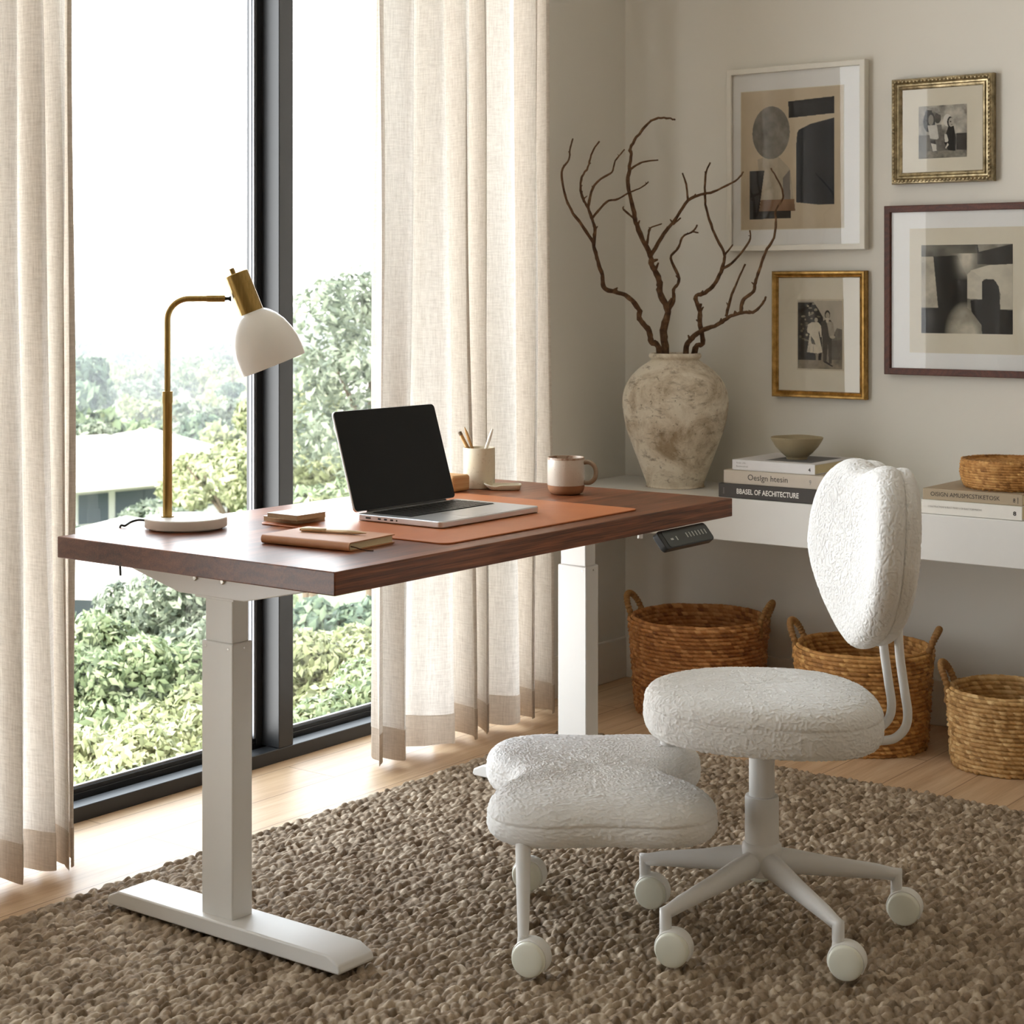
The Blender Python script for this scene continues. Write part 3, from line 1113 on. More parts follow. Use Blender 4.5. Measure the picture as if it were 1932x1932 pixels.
# height control panel at the front right edge
pa = at_x(1264, 1033, 3.36)
o = Vector((3.355, 2.128, UZ - .003))
av = Vector((.208, 0, 0)); bv = Vector((0, -.030, -.0365)); nv = bv.cross(av).normalized()
if nv.y > 0: nv = -nv
def rrect(o, a, b, rad, n=5):
    A, B = a.normalized(), b.normalized()
    la, lb = a.length, b.length
    pts = []
    for (cx, cy, a0) in ((rad, rad, 180), (la - rad, rad, 270), (la - rad, lb - rad, 0), (rad, lb - rad, 90)):
        for k in range(n + 1):
            t = math.radians(a0 + 90 * k / n)
            pts.append(o + A * (cx + rad * math.cos(t)) + B * (cy + rad * math.sin(t)))
    return pts
body = MB().prism(rrect(o - nv * .016, av, bv, .011), nv * .016).build('control_panel', M['blackplastic'], desk, bevel=.0015)
MB().prism(rrect(o + av * .075 + bv * .06 - nv * .0002, av * .90, bv * .88, .008), nv * .0012).build('display_face', M['panelface'], body)
mk = lambda u, v, w_, h_: MB().obox(o + av * u + bv * v + nv * .001, av * w_, bv * h_, nv * .0006)
for k in range(7):
    mk(.50 + k * .064, .36, .016, .26).build('button', M['legend'], body)
mk(.17, .50, .05, .10).build('button', M['legend'], body)
mk(.28, .44, .02, .22).build('button', M['legend'], body)
MB().lathe([(.0001, 0), (.006, 0), (.006, .012), (.0001, .016)], (3.325, 2.15, UZ - .016), 12).build('cable_clip', M['white_metal'], desk, smooth=True)

# ------------------------------------------------------------------ wall shelf
sh = MB().box((4.507, .35, .529), (XW - .002, YW - .002, .654)).build('floating_shelf', M['white_metal'], bevel=.0025)
tag(sh, 'long white floating shelf fixed to the wall behind the desk', 'shelf')

# ------------------------------------------------------------------ cushion maker
def wob(p, amp):
    """curly pile: meandering ridges parted by fine furrows"""
    p = Vector(p)
    q = p * 122.0
    q = q + Vector((mnoise.noise(p * 75), mnoise.noise(p * 75 + Vector((7, 3, 1))), mnoise.noise(p * 75 + Vector((1, 9, 4))))) * .8
    g = abs(mnoise.noise(q))
    return (min(g / .2, 1.0) ** .8 - 1.0) * amp + mnoise.noise(p * 30) * amp * .35


def pad(name, outline, sections, to_world, mat, parent, n=640, boucle=.0019, rings=230):
    """outline(theta)->(u, v) star-shaped; sections [(scale, z)]; to_world(u, v, z)"""
    S = smooth_path([Vector((a, b, 0)) for a, b in sections], 14)
    ln_ = [0.0]
    for p, q in zip(S[:-1], S[1:]): ln_.append(ln_[-1] + math.hypot((q.x - p.x) * .25, q.y - p.y) * (.12 if q.x < p.x - 1e-6 and q.x < .93 else 1))
    tt = np.linspace(0, ln_[-1], rings)
    S = list(zip(np.maximum(np.interp(tt, ln_, [p.x for p in S]), 0), np.interp(tt, ln_, [p.y for p in S])))
    th = [2 * math.pi * k / n for k in range(n)]
    O = [outline(t) for t in th]
    V = np.zeros((len(S), n, 3))
    for i, (s, z) in enumerate(S):
        for k in range(n):
            u, v = O[k]
            V[i, k] = to_world(u * s, v * s, z, s)
    # push along normals for a nubby surface
    du = np.roll(V, -1, 1) - np.roll(V, 1, 1)
    dv = np.gradient(V, axis=0)
    nr = np.cross(du, dv)
    nr /= np.linalg.norm(nr, axis=2)[:, :, None] + 1e-9
    A = np.array([[wob(V[i, k], boucle) for k in range(n)] for i in range(len(S))])
    V += nr * A[:, :, None]
    return grid_mesh(name, V, mat, parent, closed=True)


def superell(a, b, e):
    def f(t):
        c, s = math.cos(t), math.sin(t)
        r = (abs(c / a) ** e + abs(s / b) ** e) ** (-1 / e)
        return r * c, r * s
    return f


# ------------------------------------------------------------------ chair
CL, CD = .4842, 3.4556        # column axis (sideways, depth from the eye)
chair = thing('kneeling_chair', W(CL, CD, 0), 'white boucle swivel chair with a heart shaped back and attached low leg cushion', 'chair')
cs = W(CL, CD, 0)

sec = [(0, .497), (.5, .4965), (.78, .492), (.90, .484), (.962, .473), (.990, .461), (.993, .4555), (.9885, .452), (.995, .448), (1.0, .434), (.994, .418), (.970, .405), (.90, .397), (.5, .394), (0, .394)]
so_ = superell(.228, .205, 2.35)
pad('seat', so_, sec, lambda u, v, z, s: np.array(W(CL + u, CD + v * (1 + .12 * u / .228), z + .012 * (u / .228) * (-1) * (s * .6))), M['boucle'], chair)

# low bow-tie cushion
FL, FD = .172, 3.580
def bow(t):
    u, v = superell(.234, .318, 3.9)(t)
    wv = math.exp(-((v + .02) / .110) ** 2)
    k = (.064 if u < 0 else .092) * wv
    wu = math.exp(-(u / .12) ** 2)
    return u - math.copysign(min(k, abs(u) * .8), u), v - math.copysign(.022 * wu, v)
fsec = [(0, .306), (.55, .3055), (.8, .302), (.90, .296), (.962, .286), (.990, .274), (.9925, .2695), (.988, .266), (.995, .262), (1.0, .252), (.992, .240), (.965, .231), (.90, .226), (.5, .225), (0, .225)]
pad('leg_cushion', bow, fsec, lambda u, v, z, s: np.array(W(FL + u, FD + v, z)), M['boucle'], chair)

# backrest: heart outline seen almost edge on
bn = (-RT * .984 - FW * .178)          # front normal
bw = (FW * .984 - RT * .178)           # width axis, near side negative
bn.normalize(); bw.normalize()
BL, BD, BZ = .681, 3.445, .752
def heart(t):
    # w sideways, h upwards, centre at (0, 0)
    c, s = math.cos(t), math.sin(t)
    if s >= 0:
        r = (abs(c / .203) ** 2.5 + abs(s / .186) ** 2.5) ** (-1 / 2.5)
    else:
        r = (abs(c / .203) ** 1.55 + abs(s / .187) ** 1.55) ** (-1 / 1.55)
    u, v = r * c, r * s
    if s > 0: v -= .028 * math.exp(-(u / .062) ** 2)
    return u, v
bsec = [(0, .026), (.4, .0285), (.7, .0305), (.85, .028), (.94, .020), (.985, .007), (1.0, -.007), (.992, -.020), (.968, -.0265), (.955, -.0275), (.970, -.030), (.975, -.040), (.95, -.053), (.82, -.064), (.5, -.068), (0, -.068)]
bc = W(BL, BD, BZ)
def bworld(u, v, z, s):
    curve = .75 * u * u
    lean = -.07 * v
    return np.array(bc + bw * u + Vector((0, 0, v)) + bn * (z + curve + lean))
pad('backrest', heart, bsec, bworld, M['boucle'], chair)

# two bent tubes from seat to back
for sgn in (-1, 1):
    q = .040 * sgn
    def T(lat, d, z): return W(lat, d, z) + bw * q
    path = [T(.744, 3.447, .80), T(.740, 3.455, .70), T(.7345, 3.46, .62), T(.7365, 3.46, .56), T(.746, 3.46, .49), T(.752, 3.46, .447), T(.748, 3.46, .42), T(.733, 3.46, .402), T(.712, 3.46, .394), T(.66, 3.46, .393), T(.56, 3.46, .395)]
    MB().tube(smooth_path(path, 6), .0088, 14).build('back_tube', M['chair_metal'], chair, smooth=True)

# swivel plate, gas column, hub
MB().lathe([(.0001, .385), (.09, .385), (.095, .392), (.095, .404), (.0001, .404)], cs, 28).build('seat_plate', M['chair_metal'], chair, smooth=True)
MB().lathe([(.0248, .26), (.0248, .39)], cs, 36, close=True).build('gas_piston', M['chair_metal'], chair, smooth=True)
MB().lathe([(.0328, .17), (.0328, .275), (.0315, .279), (.0262, .279)], cs, 40, close=True).build('column_sleeve', M['chair_metal'], chair, smooth=True)
MB().lathe([(.030, .126), (.034, .128), (.0365, .138), (.0375, .165), (.0385, .178), (.0375, .186), (.0335, .190), (.032, .190)], cs, 44, close=True).build('hub', M['chair_metal'], chair, smooth=True)


def caster(lat, d, parent, ztop):
    """twin wheel caster whose stem stands at (lat, d)"""
    p = W(lat, d, 0)
    ax = (-FW * .93 - RT * .36).normalized()          # axle, pointing at the viewer
    tr = RT * .93 - FW * .36                          # trail direction
    tr.normalize()
    c = p + tr * .016 + Vector((0, 0, RZ + .0315))
    m = MB().lathe([(.0075, 0), (.0075, .014)], p + Vector((0, 0, ztop - .012)), 14, close=True)
    # hood: fender over the upper half
    nseg = 20
    vs, fs = [], []
    for i in range(nseg + 1):
        a = math.radians(-32 + 232 * i / nseg)
        rd_ = tr * math.cos(a) + Vector((0, 0, 1)) * math.sin(a)
        for (rr_, hh) in ((.0335, -.0145), (.0345, -.012), (.0345, .012), (.0335, .0145), (.027, .0145), (.027, -.0145)):
            vs.append(c + rd_ * rr_ + ax * hh)
    for i in range(nseg):
        for k in range(6):
            k2 = (k + 1) % 6
            fs.append((i * 6 + k, (i + 1) * 6 + k, (i + 1) * 6 + k2, i * 6 + k2))
    fs.append((0, 1, 2, 3, 4, 5)); fs.append(tuple(nseg * 6 + k for k in (5, 4, 3, 2, 1, 0)))
    m.add(vs, fs)
    m.tube([p + Vector((0, 0, ztop - .004)), p + Vector((0, 0, RZ + .045))], [.0105, .0125], 14)
    m.lathe([(.012, -.012), (.012, .012)], c, 16, axis=ax, close=True)
    hood = m.build('caster', M['casterhood'], parent, smooth=True)
    for sgn in (-1, 1):
        wc = c + ax * (.012 * sgn)
        A = ax * sgn
        MB().lathe([(.0001, -.006), (.029, -.006), (.0315, -.003), (.0315, .007), (.030, .0105), (.0275, .012), (.012, .0128), (.0001, .013)], wc, 36, axis=A).build('wheel', M['caster'], hood, smooth=True)
    return hood


# five star legs with casters
for (lat, d) in ((.2665, 3.575), (.2815, 3.268), (.5865, 3.206), (.7510, 3.484), (.505, 3.735)):
    dv = W(lat, d, 0) - cs
    L = dv.length
    e = dv.normalized()
    side = e.cross(Vector((0, 0, 1)))
    prof = [(.026, .152, .021, .026), (.06, .149, .0195, .0245), (L * .5, .137, .0160, .0195), (L * .85, .124, .0130, .0150), (L - .006, .117, .0112, .0125)]
    rows_ = []
    for (s, z, wy, wz) in prof:
        c = cs + e * s + Vector((0, 0, z))
        rows_.append([c + side * (wy * math.cos(t)) + Vector((0, 0, wz * math.sin(t))) for t in [2 * math.pi * k / 20 for k in range(20)]])
    # elbow, then straight down
    ce = cs + dv
    zt = .1175
    for (off, z, rr_) in ((.0075, zt + .004, .0112), (.0105, zt - .004, .0112)):
        pass
    rows_.append([ce + side * (.0112 * math.cos(t)) + e * (.0112 * math.sin(t)) + Vector((0, 0, zt + .0105 * math.sin(t) * -1 * .0 + (.010 if math.sin(t) > 0 else .002) * abs(math.sin(t)))) for t in [2 * math.pi * k / 20 for k in range(20)]])
    rows_.append([ce + side * (.0112 * math.cos(t)) + e * (.0112 * math.sin(t)) + Vector((0, 0, .088)) for t in [2 * math.pi * k / 20 for k in range(20)]])
    V = np.array([[list(p) for p in rw] for rw in rows_])
    lg = grid_mesh('base_leg', V, M['chair_metal'], chair, closed=True)
    caster(lat, d, chair, .094)

# legs and link of the low cushion
for (lat, d) in ((.0205, 3.222), (.0215, 3.680)):
    p = W(lat, d, 0)
    MB().tube([p + FW * .088 * (d < 3.5) + Vector((0, 0, .250)), p + FW * .045 * (d < 3.5) + Vector((0, 0, .16)), p + Vector((0, 0, .085))], [.0150, .0128, .0098], 18).build('cushion_leg', M['chair_metal'], chair, smooth=True)
    caster(lat, d, chair, .092)
lk = [W(CL, CD, .366), W(.42, 3.54, .368), W(.355, 3.67, .366), W(.335, 3.73, .350), W(.330, 3.745, .28)]
MB().tube(smooth_path(lk, 5), .020, 16).build('link_arm', M['chair_metal'], chair, smooth=True)
# ------------------------------------------------------------------ table lamp
LB = at_z(351, 976, .788); LB = Vector((LB.x, LB.y, DZ))
lamp = thing('desk_lamp', LB, 'brass desk lamp with a white dome shade on the left end of the desk', 'lamp')
MB().lathe([(.0001, .0006), (.074, .0006), (.076, .0035), (.0765, .004), (.0835, .0042), (.084, .006), (.084, .0215), (.0825, .0235), (.0001, .0238)], LB, 72).build('base', M['lampbase'], lamp, smooth=True, angle=30)
PB = at_z(316, 975, DZ + .0238)
dP = PB.dot(FW)
lP = PB.dot(RT)
zpx = lambda y: CAMZ - dP * (y - 545) / FPX
MB().lathe([(.0001, 0), (.0135, 0), (.0135, .002), (.0001, .003)], PB, 28).build('pole_flange', M['brass'], lamp, smooth=True)
MB().lathe([(.0096, 0), (.0096, zpx(762) - PB.z), (.0102, zpx(760) - PB.z)], PB, 28, close=True).build('lower_pole', M['brass'], lamp, smooth=True, angle=30)
MB().lathe([(.0102, zpx(761) - PB.z), (.0106, zpx(757) - PB.z), (.0106, zpx(739) - PB.z), (.0100, zpx(738) - PB.z), (.006, zpx(738) - PB.z)], PB, 28, close=True).build('collar', M['brass'], lamp, smooth=True, angle=30)
ad = (RT * .985 + FW * .17).normalized()
zt = zpx(563.5)
rb = .044
path = [Vector((PB.x, PB.y, zpx(740)))] + [Vector((PB.x, PB.y, zt - rb - .02))]
for k in range(13):
    a = math.pi / 2 * k / 12
    path.append(Vector((PB.x, PB.y, zt - rb)) + ad * (rb - rb * math.cos(a)) + Vector((0, 0, rb * math.sin(a))))
path.append(Vector((PB.x, PB.y, zt)) + ad * .085)
MB().tube(path, .0062, 18).build('bent_arm', M['brass'], lamp, smooth=True)
e0 = Vector((PB.x, PB.y, zt))
MB().tube([e0 + ad * .080, e0 + ad * .117], .0072, 20).build('arm_sleeve', M['brass'], lamp, smooth=True, angle=30)
MB().tube([e0 + ad * .117, e0 + ad * .121, e0 + ad * .124, e0 + ad * .130], [.0045, .0034, .0034, .007], 16).build('swivel_joint', M['blackmetal'], lamp, smooth=True)
ax = (RT * math.sin(math.radians(21.5)) - Vector((0, 0, 1)) * math.cos(math.radians(21.5)) + FW * .035).normalized()   # towards the opening
dH = dP + .02
s0 = at_d(445.5, 515.5, dH)      # middle of the socket top
MB().lathe([(.0001, 0), (.0235, 0), (.0250, .0014), (.0252, .087), (.0240, .088), (.0001, .088)], s0, 48, axis=ax).build('socket', M['brass'], lamp, smooth=True, angle=30)
MB().lathe([(.0001, -.0105), (.0054, -.0105), (.0054, .002)], s0 - RT * .006, 14, axis=ax).build('switch_knob', M['brass'], lamp, smooth=True, angle=30)
dome = [(.022, .0855), (.0285, .0880), (.0375, .0950), (.0480, .1065), (.0580, .1215), (.0660, .1405), (.0708, .1610), (.0722, .1800), (.0712, .1985),
        (.0696, .1985), (.0704, .1800), (.0690, .1610), (.0642, .1410), (.0562, .1230), (.0460, .1085), (.0350, .0975), (.0001, .0935)]
dome = [(r_, h_ if h_ < .1 else .1 + (h_ - .1) * 1.075) for r_, h_ in dome]
MB().lathe(dome, s0, 72, axis=ax).build('dome_shade', M['enamel'], lamp, smooth=True, angle=60)
MB().ball(s0 + ax * .142, (.026, .026, .026), 20, 14).build('bulb', M['enamel'], lamp, smooth=True)
c0 = LB + FW * .02 - RT * .083 + Vector((0, 0, .012))
q1 = at_z(262, 981, DZ + .013); q2 = at_z(247, 985, DZ + .009); q3 = at_z(239, 990, DZ + .004)
q3 = at_z(238, 993, DZ + .003)
cpts = [c0, q1, q2, Vector((q3.x, DY1 - .008, DZ + .004)), Vector((q3.x - .004, DY1 + .0035, DZ - .001)), Vector((q3.x - .004, DY1 + .004, DZ - .06)), Vector((q3.x - .002, DY1 + .004, DZ - .10))]
MB().tube(smooth_path(cpts, 6), .0024, 10).build('power_cord', M['cord'], lamp, smooth=True)

# ------------------------------------------------------------------ desk mat, laptop
mat_o = MB().prism(rrect(Vector((2.668, 2.168, DZ)), Vector((.682, 0, 0)), Vector((0, .512, 0)), .022, 8), (0, 0, .0035)).build('desk_mat', M['leather'], None, bevel=.0012)
tag(mat_o, 'tan leather desk mat lying under the open laptop', 'desk mat')
MZ = DZ + .0036
lap = thing('laptop', (2.988, 2.42, MZ), 'open silver laptop with a black screen on the leather mat', 'laptop')
LX0, LX1, LY0, LY1 = 2.818, 3.158, 2.303, 2.538
bz = MZ + .0145
base = MB().prism(rrect(Vector((LX0, LY0, MZ + .0012)), Vector((LX1 - LX0, 0, 0)), Vector((0, LY1 - LY0, 0)), .012, 6), (0, 0, bz - MZ - .0012)).build('base', M['silver'], lap, bevel=.0022, seg=3)
kb = MB().prism(rrect(Vector((LX0 + .026, LY0 + .104, bz)), Vector((LX1 - LX0 - .052, 0, 0)), Vector((0, .112, 0)), .004), (0, 0, .0003)).build('keyboard', M['key'], base)
rowsK = [14, 14, 14, 13, 12]
kw, kh = (LX1 - LX0 - .056), .1085
for ri, n in enumerate(rowsK):
    y0 = LY0 + .1055 + ri * kh / 6 + kh / 6
    for k in range(n):
        x0 = LX0 + .028 + kw * k / n
        MB().box((x0 + .0012, y0 + .001, bz + .0003), (x0 + kw / n - .0012, y0 + kh / 6 - .0015, bz + .0016)).build('key', M['key'], base, bevel=.0004, seg=1)
xk = [0, .075, .15, .235, .60, .68, .76, .84, .92, 1]
for a, b in zip(xk[:-1], xk[1:]):
    MB().box((LX0 + .028 + kw * a + .0012, LY0 + .1065, bz + .0003), (LX0 + .028 + kw * b - .0012, LY0 + .1055 + kh / 6 - .0015, bz + .0016)).build('key', M['key'], base, bevel=.0004, seg=1)
MB().prism(rrect(Vector((LX0 + .105, LY0 + .010, bz)), Vector((.13, 0, 0)), Vector((0, .083, 0)), .005), (0, 0, .00025)).build('trackpad', plain('trackpad_glass', 'cdced1', .28, .6), base)
for (y, w_) in ((LY1 - .028, .014), (LY1 - .062, .0085), (LY1 - .079, .0085), (LY1 - .096, .0085), (LY1 - .112, .004)):
    MB().prism(rrect(Vector((LX0 - .0004, y - w_, MZ + .0060)), Vector((0, w_, 0)), Vector((0, 0, .0036)), .0016, 4), (.002, 0, 0)).build('port', M['port'], base)
for fx in (LX0 + .02, LX1 - .02):
    for fy in (LY0 + .02, LY1 - .02):
        MB().lathe([(.0001, 0), (.006, 0), (.006, .0016), (.0001, .0016)], (fx, fy, MZ), 14).build('rubber_foot', M['blackplastic'], base)
tl = at_x(626, 775, LX0)
hv = Vector((0, tl.y - LY1 - .004, tl.z - bz - .004))
hu = Vector((LX1 - LX0, 0, 0))
hn = hu.cross(hv).normalized()       # towards the front
lo_ = Vector((LX0, LY1 + .002, bz + .002))
lid = MB().prism(rrect(lo_, hu, hv, .010, 6), -hn * .0052).build('lid', M['silver'], lap, bevel=.0012)
MB().prism(rrect(lo_ + hu.normalized() * .0012 + hv.normalized() * .0012, hu - hu.normalized() * .0024, hv - hv.normalized() * .0024, .009, 6), hn * .0007).build('screen', M['blackgloss'], lid)
MB().tube([Vector((LX0 + .04, LY1 + .001, bz - .0005)), Vector((LX1 - .04, LY1 + .001, bz - .0005))], .0042, 14).build('hinge', M['blackplastic'], lap, smooth=True)

# ------------------------------------------------------------------ notebook, pen, pads
nz = DZ + .0175
N0 = at_z(658, 1024.5, nz); N1 = at_z(496, 1007.8, nz); N2 = at_z(744.5, 1007.6, nz)
eu, ev = (N2 - N0), (N1 - N0)
eu.z = ev.z = 0
ev = ev - eu * (ev.dot(eu) / eu.dot(eu))
U, Vv = eu.normalized(), ev.normalized()
N0 = Vector((N0.x, N0.y, DZ + .0006))
nb = thing('notebook', N0, 'tan leather notebook with cream pages lying at the near desk edge', 'notebook')
th = .017
hU, hV = eu.length, ev.length
MB().obox(N0 + U * .004 + Vv * .003 + Vector((0, 0, .0022)), U * (hU - .008), Vv * (hV - .006), (0, 0, th - .0044)).build('pages', M['paper'], nb)
cov = MB()
prof = [(hU, 0), (.007, 0)] + [(.007 - .007 * math.sin(a), th / 2 - th / 2 * math.cos(a)) for a in [math.pi * k / 10 for k in range(1, 10)]] + [(.007, th), (hU, th), (hU, th - .0022), (.0075, th - .0022)] + [(.0075 - .005 * math.sin(a), th / 2 + (th / 2 - .0022) * math.cos(a)) for a in [math.pi * k / 8 for k in range(1, 8)]] + [(.0075, .0022), (hU, .0022)]
cov.prism([N0 + U * a + Vector((0, 0, b)) for a, b in prof], Vv * hV)
cov.build('cover', M['notecover'], nb, smooth=True, angle=50)
rp = [N0 + U * .010 + Vv * .004 + Vector((0, 0, .009)), N0 + U * .014 - Vv * .006 + Vector((0, 0, .007)), N0 + U * .026 - Vv * .016 + Vector((0, 0, .0015)), N0 + U * .034 - Vv * .032 + Vector((0, 0, .0008))]
rbn = MB()
rbn.tube(smooth_path(rp, 5), .0011, 8)
rbn.build('bookmark_ribbon', M['ribbon'], nb, smooth=True)
pz = DZ + .0006 + th + .0043
P0 = at_z(566.5, 998.5, pz); P1 = at_z(691, 1006, pz)
pd = (P1 - P0).normalized(); pL = (P1 - P0).length
pen = thing('pen', P0, 'champagne coloured ballpoint pen resting on the tan notebook', 'pen')
MB().lathe([(.0001, .004), (.0040, .004), (.0042, .006), (.0042, pL * .40), (.0039, pL * .402), (.0039, pL * .412), (.0042, pL * .414), (.0042, pL * .78), (.0034, pL * .88), (.0012, pL * .975), (.0007, pL), (.0001, pL)], P0, 22, axis=pd).build('barrel', M['pen'], pen, smooth=True, angle=50)
MB().lathe([(.0001, 0), (.0027, 0), (.0027, .007)], P0, 16, axis=pd).build('push_button', M['penclip'], pen, smooth=True)
sd_ = pd.cross(Vector((0, 0, 1)))
MB().obox(P0 + pd * .008 + sd_ * .0038 - Vector((0, 0, .0008)), pd * .042, sd_ * .0016, (0, 0, .0016)).build('clip', M['penclip'], pen)

for k in range(2):
    z1 = DZ + .0036 + .0112 * (k + 1)
    if k == 0:
        A0 = at_z(560.3, 989.2, DZ + .004); A1 = at_z(508, 981, DZ + .004); A2 = at_z(608, 982, DZ + .004)
    else:
        A0 = at_z(560, 972.8, z1); A1 = at_z(507.5, 966.4, z1); A2 = at_z(613, 966.2, z1)
    Lx, Ly = (A2 - A0).length, (A1 - A0).length
    Lx, Ly = min(max(Lx, .085), .115), min(max(Ly, .085), .115)
    b0 = Vector((A0.x, A0.y, DZ + .0037 + .0112 * k))
    b0.x += (0, .001)[k]
    lab = ['lower of the two square cream pads stacked beside the notebook', 'upper square cream pad of the pair stacked beside the notebook'][k]
    pt = thing('memo_pad', b0, lab, 'memo pad', 'stacked square pads')
    MB().box(b0 + Vector((0, 0, .0012)), b0 + Vector((Lx, Ly, .0096))).build('page_block', M['padside'], pt, bevel=.0006)
    MB().box(b0 + Vector((-.0008, -.0008, .0096)), b0 + Vector((Lx + .0008, Ly + .0008, .0110))).build('cover', M['padtop'], pt, bevel=.0005)
    MB().box(b0 + Vector((-.0008, -.0008, 0)), b0 + Vector((Lx + .0008, Ly + .0008, .0012))).build('backing', M['padside'], pt, bevel=.0005)

# ------------------------------------------------------------------ mug
mc = at_z(1068, 932, DZ); mc = Vector((mc.x, mc.y, DZ))
mug = thing('mug', mc, 'speckled cream mug with bare clay foot near the far right desk corner', 'mug')
mc = mc + Vector((0, 0, .0006))
MB().lathe([(.0001, 0), (.033, 0), (.0395, .004), (.0435, .012), (.0445, .021), (.0445, .0225), (.042, .0225)], mc, 56).build('clay_foot', M['rawclay'], mug, smooth=True)
MB().lathe([(.0445, .0222), (.0450, .0235), (.0450, .0835)], mc, 56).build('glazed_body', M['glaze'], mug, smooth=True)
MB().lathe([(.0450, .0835), (.0447, .087), (.0440, .0885), (.0425, .0885), (.0415, .086), (.041, .06), (.041, .012), (.030, .006), (.0001, .006)], mc, 56).build('rim', M['rimglaze'], mug, smooth=True)
hp = [(.042, .076), (.056, .0775), (.068, .070), (.0735, .056), (.071, .040), (.061, .030), (.050, .028), (.042, .0295)]
hd = (RT * .97 - FW * .25).normalized()
MB().tube(smooth_path([mc + hd * a + Vector((0, 0, b)) for a, b in hp], 5), .0056, 14).build('handle', M['mughandle'], mug, smooth=True)

# ------------------------------------------------------------------ pencil cup
pc = at_z(904, 920.5, DZ); pc = Vector((pc.x, pc.y, DZ + .0006))
cup = MB().lathe([(.0001, 0), (.038, 0), (.0395, .0015), (.0395, .0985), (.0388, .1), (.0362, .1), (.0355, .0985), (.0355, .006), (.0001, .006)], pc, 56).build('pencil_cup', M['stone'], None, smooth=True, angle=35)
tag(cup, 'cream stone pencil cup at the back of the desk', 'pencil cup')


def stick(foot_off, tip_px, name, mat, r0, label, kind):
    a = pc + foot_off + Vector((0, 0, .010))
    dd = pc.dot(FW) + foot_off.dot(FW) * -.5
    b = at_d(tip_px[0], tip_px[1], dd)
    t = thing(name, a, label, 'pen' if kind == 'pen' else ('paintbrush' if kind == 'brush' else 'pencil'), 'pencils in the cup')
    ax_ = (b - a).normalized(); L = (b - a).length
    if kind == 'pen':
        MB().lathe([(.0001, 0), (r0, 0), (r0, L * .80), (r0 * .9, L * .9), (r0 * .62, L * .985), (.0001, L)], a, 16, axis=ax_).build('barrel', mat, t, smooth=True, angle=50)
    elif kind == 'brush':
        MB().lathe([(.0001, 0), (r0 * .6, 0), (r0, L * .4), (r0, L * .90), (r0, L * .985), (.0001, L)], a, 14, axis=ax_).build('handle', mat, t, smooth=True)
        MB().lathe([(r0 * 1.03, L * .93), (r0 * 1.06, L * .94), (r0 * 1.06, L * .99), (.0001, L * 1.0)], a, 14, axis=ax_).build('cap', M['trunk'], t, smooth=True)
    else:
        MB().lathe([(.0001, 0), (r0, 0), (r0, L * .90), (.0008, L), (.0001, L)], a, 8, axis=ax_).build('shaft', mat, t)
        MB().lathe([(r0 * .4, L * .965), (.0005, L * 1.003), (.0001, L * 1.003)], a, 8, axis=ax_).build('lead', M['inkblack'], t)


stick(RT * .016 + FW * .002, (866.5, 814), 'paint_brush', M['pencilwood'], .0046, 'thick wooden stick leaning left in the pencil cup, leftmost of three', 'brush')
stick(RT * .014 + FW * .018, (876.5, 806), 'pencil', M['pencilwood'], .0034, 'slim sharpened wooden pencil leaning left in the pencil cup, middle of three', 'pencil')
stick(-RT * .012 - FW * .020, (929.5, 808.5), 'pen', M['penwhite'], .0042, 'ivory white pen leaning right in the pencil cup', 'pen')

# ------------------------------------------------------------------ wooden block, tray, small block
k0 = at_z(855.6, 930.3, DZ); k0 = Vector((k0.x, k0.y, DZ + .0006))
kx = at_y(888, 920, k0.y).x - k0.x
wbk = MB().box(k0, k0 + Vector((kx, .075, .040))).build('wooden_block', M['lightwood'], None, bevel=.008, seg=5)
tag(wbk, 'rounded honey coloured wooden block behind the laptop, beside the pencil cup', 'block')

t0 = at_z(925.5, 926.3, DZ); t1 = at_z(982, 926, DZ)
t0 = Vector((t0.x, t0.y, DZ + .0006))
tu = (t1 - t0); tu.z = 0
tw = tu.length; tu.normalize()
tv = Vector((-tu.y, tu.x, 0))
tv = tv if tv.dot(FW) > 0 else -tv
rows_ = []
def ring(sc, z, lip=0.0):
    pts = []
    n = 48
    for k in range(n):
        a = 2 * math.pi * k / n
        u, v = superell(.5 * tw + sc, .024 + sc, 5)(a)
        # pouring corner at the near left end
        sp = math.exp(-((u + .5 * tw) / .012) ** 2) * math.exp(-((v + .004) / .022) ** 2)
        p = t0 + tu * (u + .5 * tw - lip * sp * .013) + tv * (v + .024)
        p.z = DZ + z + lip * sp * .003 - lip * (math.exp(-((u + .33 * tw) / .009) ** 2) * .004 if v < 0 else 0)
        pts.append(list(p))
    return pts
prof_t = [(-.02, .0006, 0), (-.003, .0006, 0), (0, .003, .2), (.0032, .0125, 1), (.0034, .0142, 1), (.0022, .0146, 1), (.0008, .0135, 1), (-.0016, .005, .4), (-.004, .0035, 0), (-.02, .0035, 0)]
V = np.array([ring(*p) for p in prof_t])
tr_o = grid_mesh('ceramic_tray', V, M['ceramic'], None, closed=True)
tr_o.data.validate()
tag(tr_o, 'small ivory ceramic tray with a pinched corner in front of the pencil cup', 'tray')
s0_ = at_z(893, 923, DZ); s0_ = Vector((s0_.x, s0_.y, DZ + .0006))
s1_ = at_z(918, 923, DZ)
sb = MB().box(s0_ - Vector((0, .002, 0)), s0_ + Vector((.030, .020, .010))).build('eraser', M['blush'], None, bevel=.002)
tag(sb, 'small pale blush eraser between the wooden block and the ceramic tray', 'eraser')

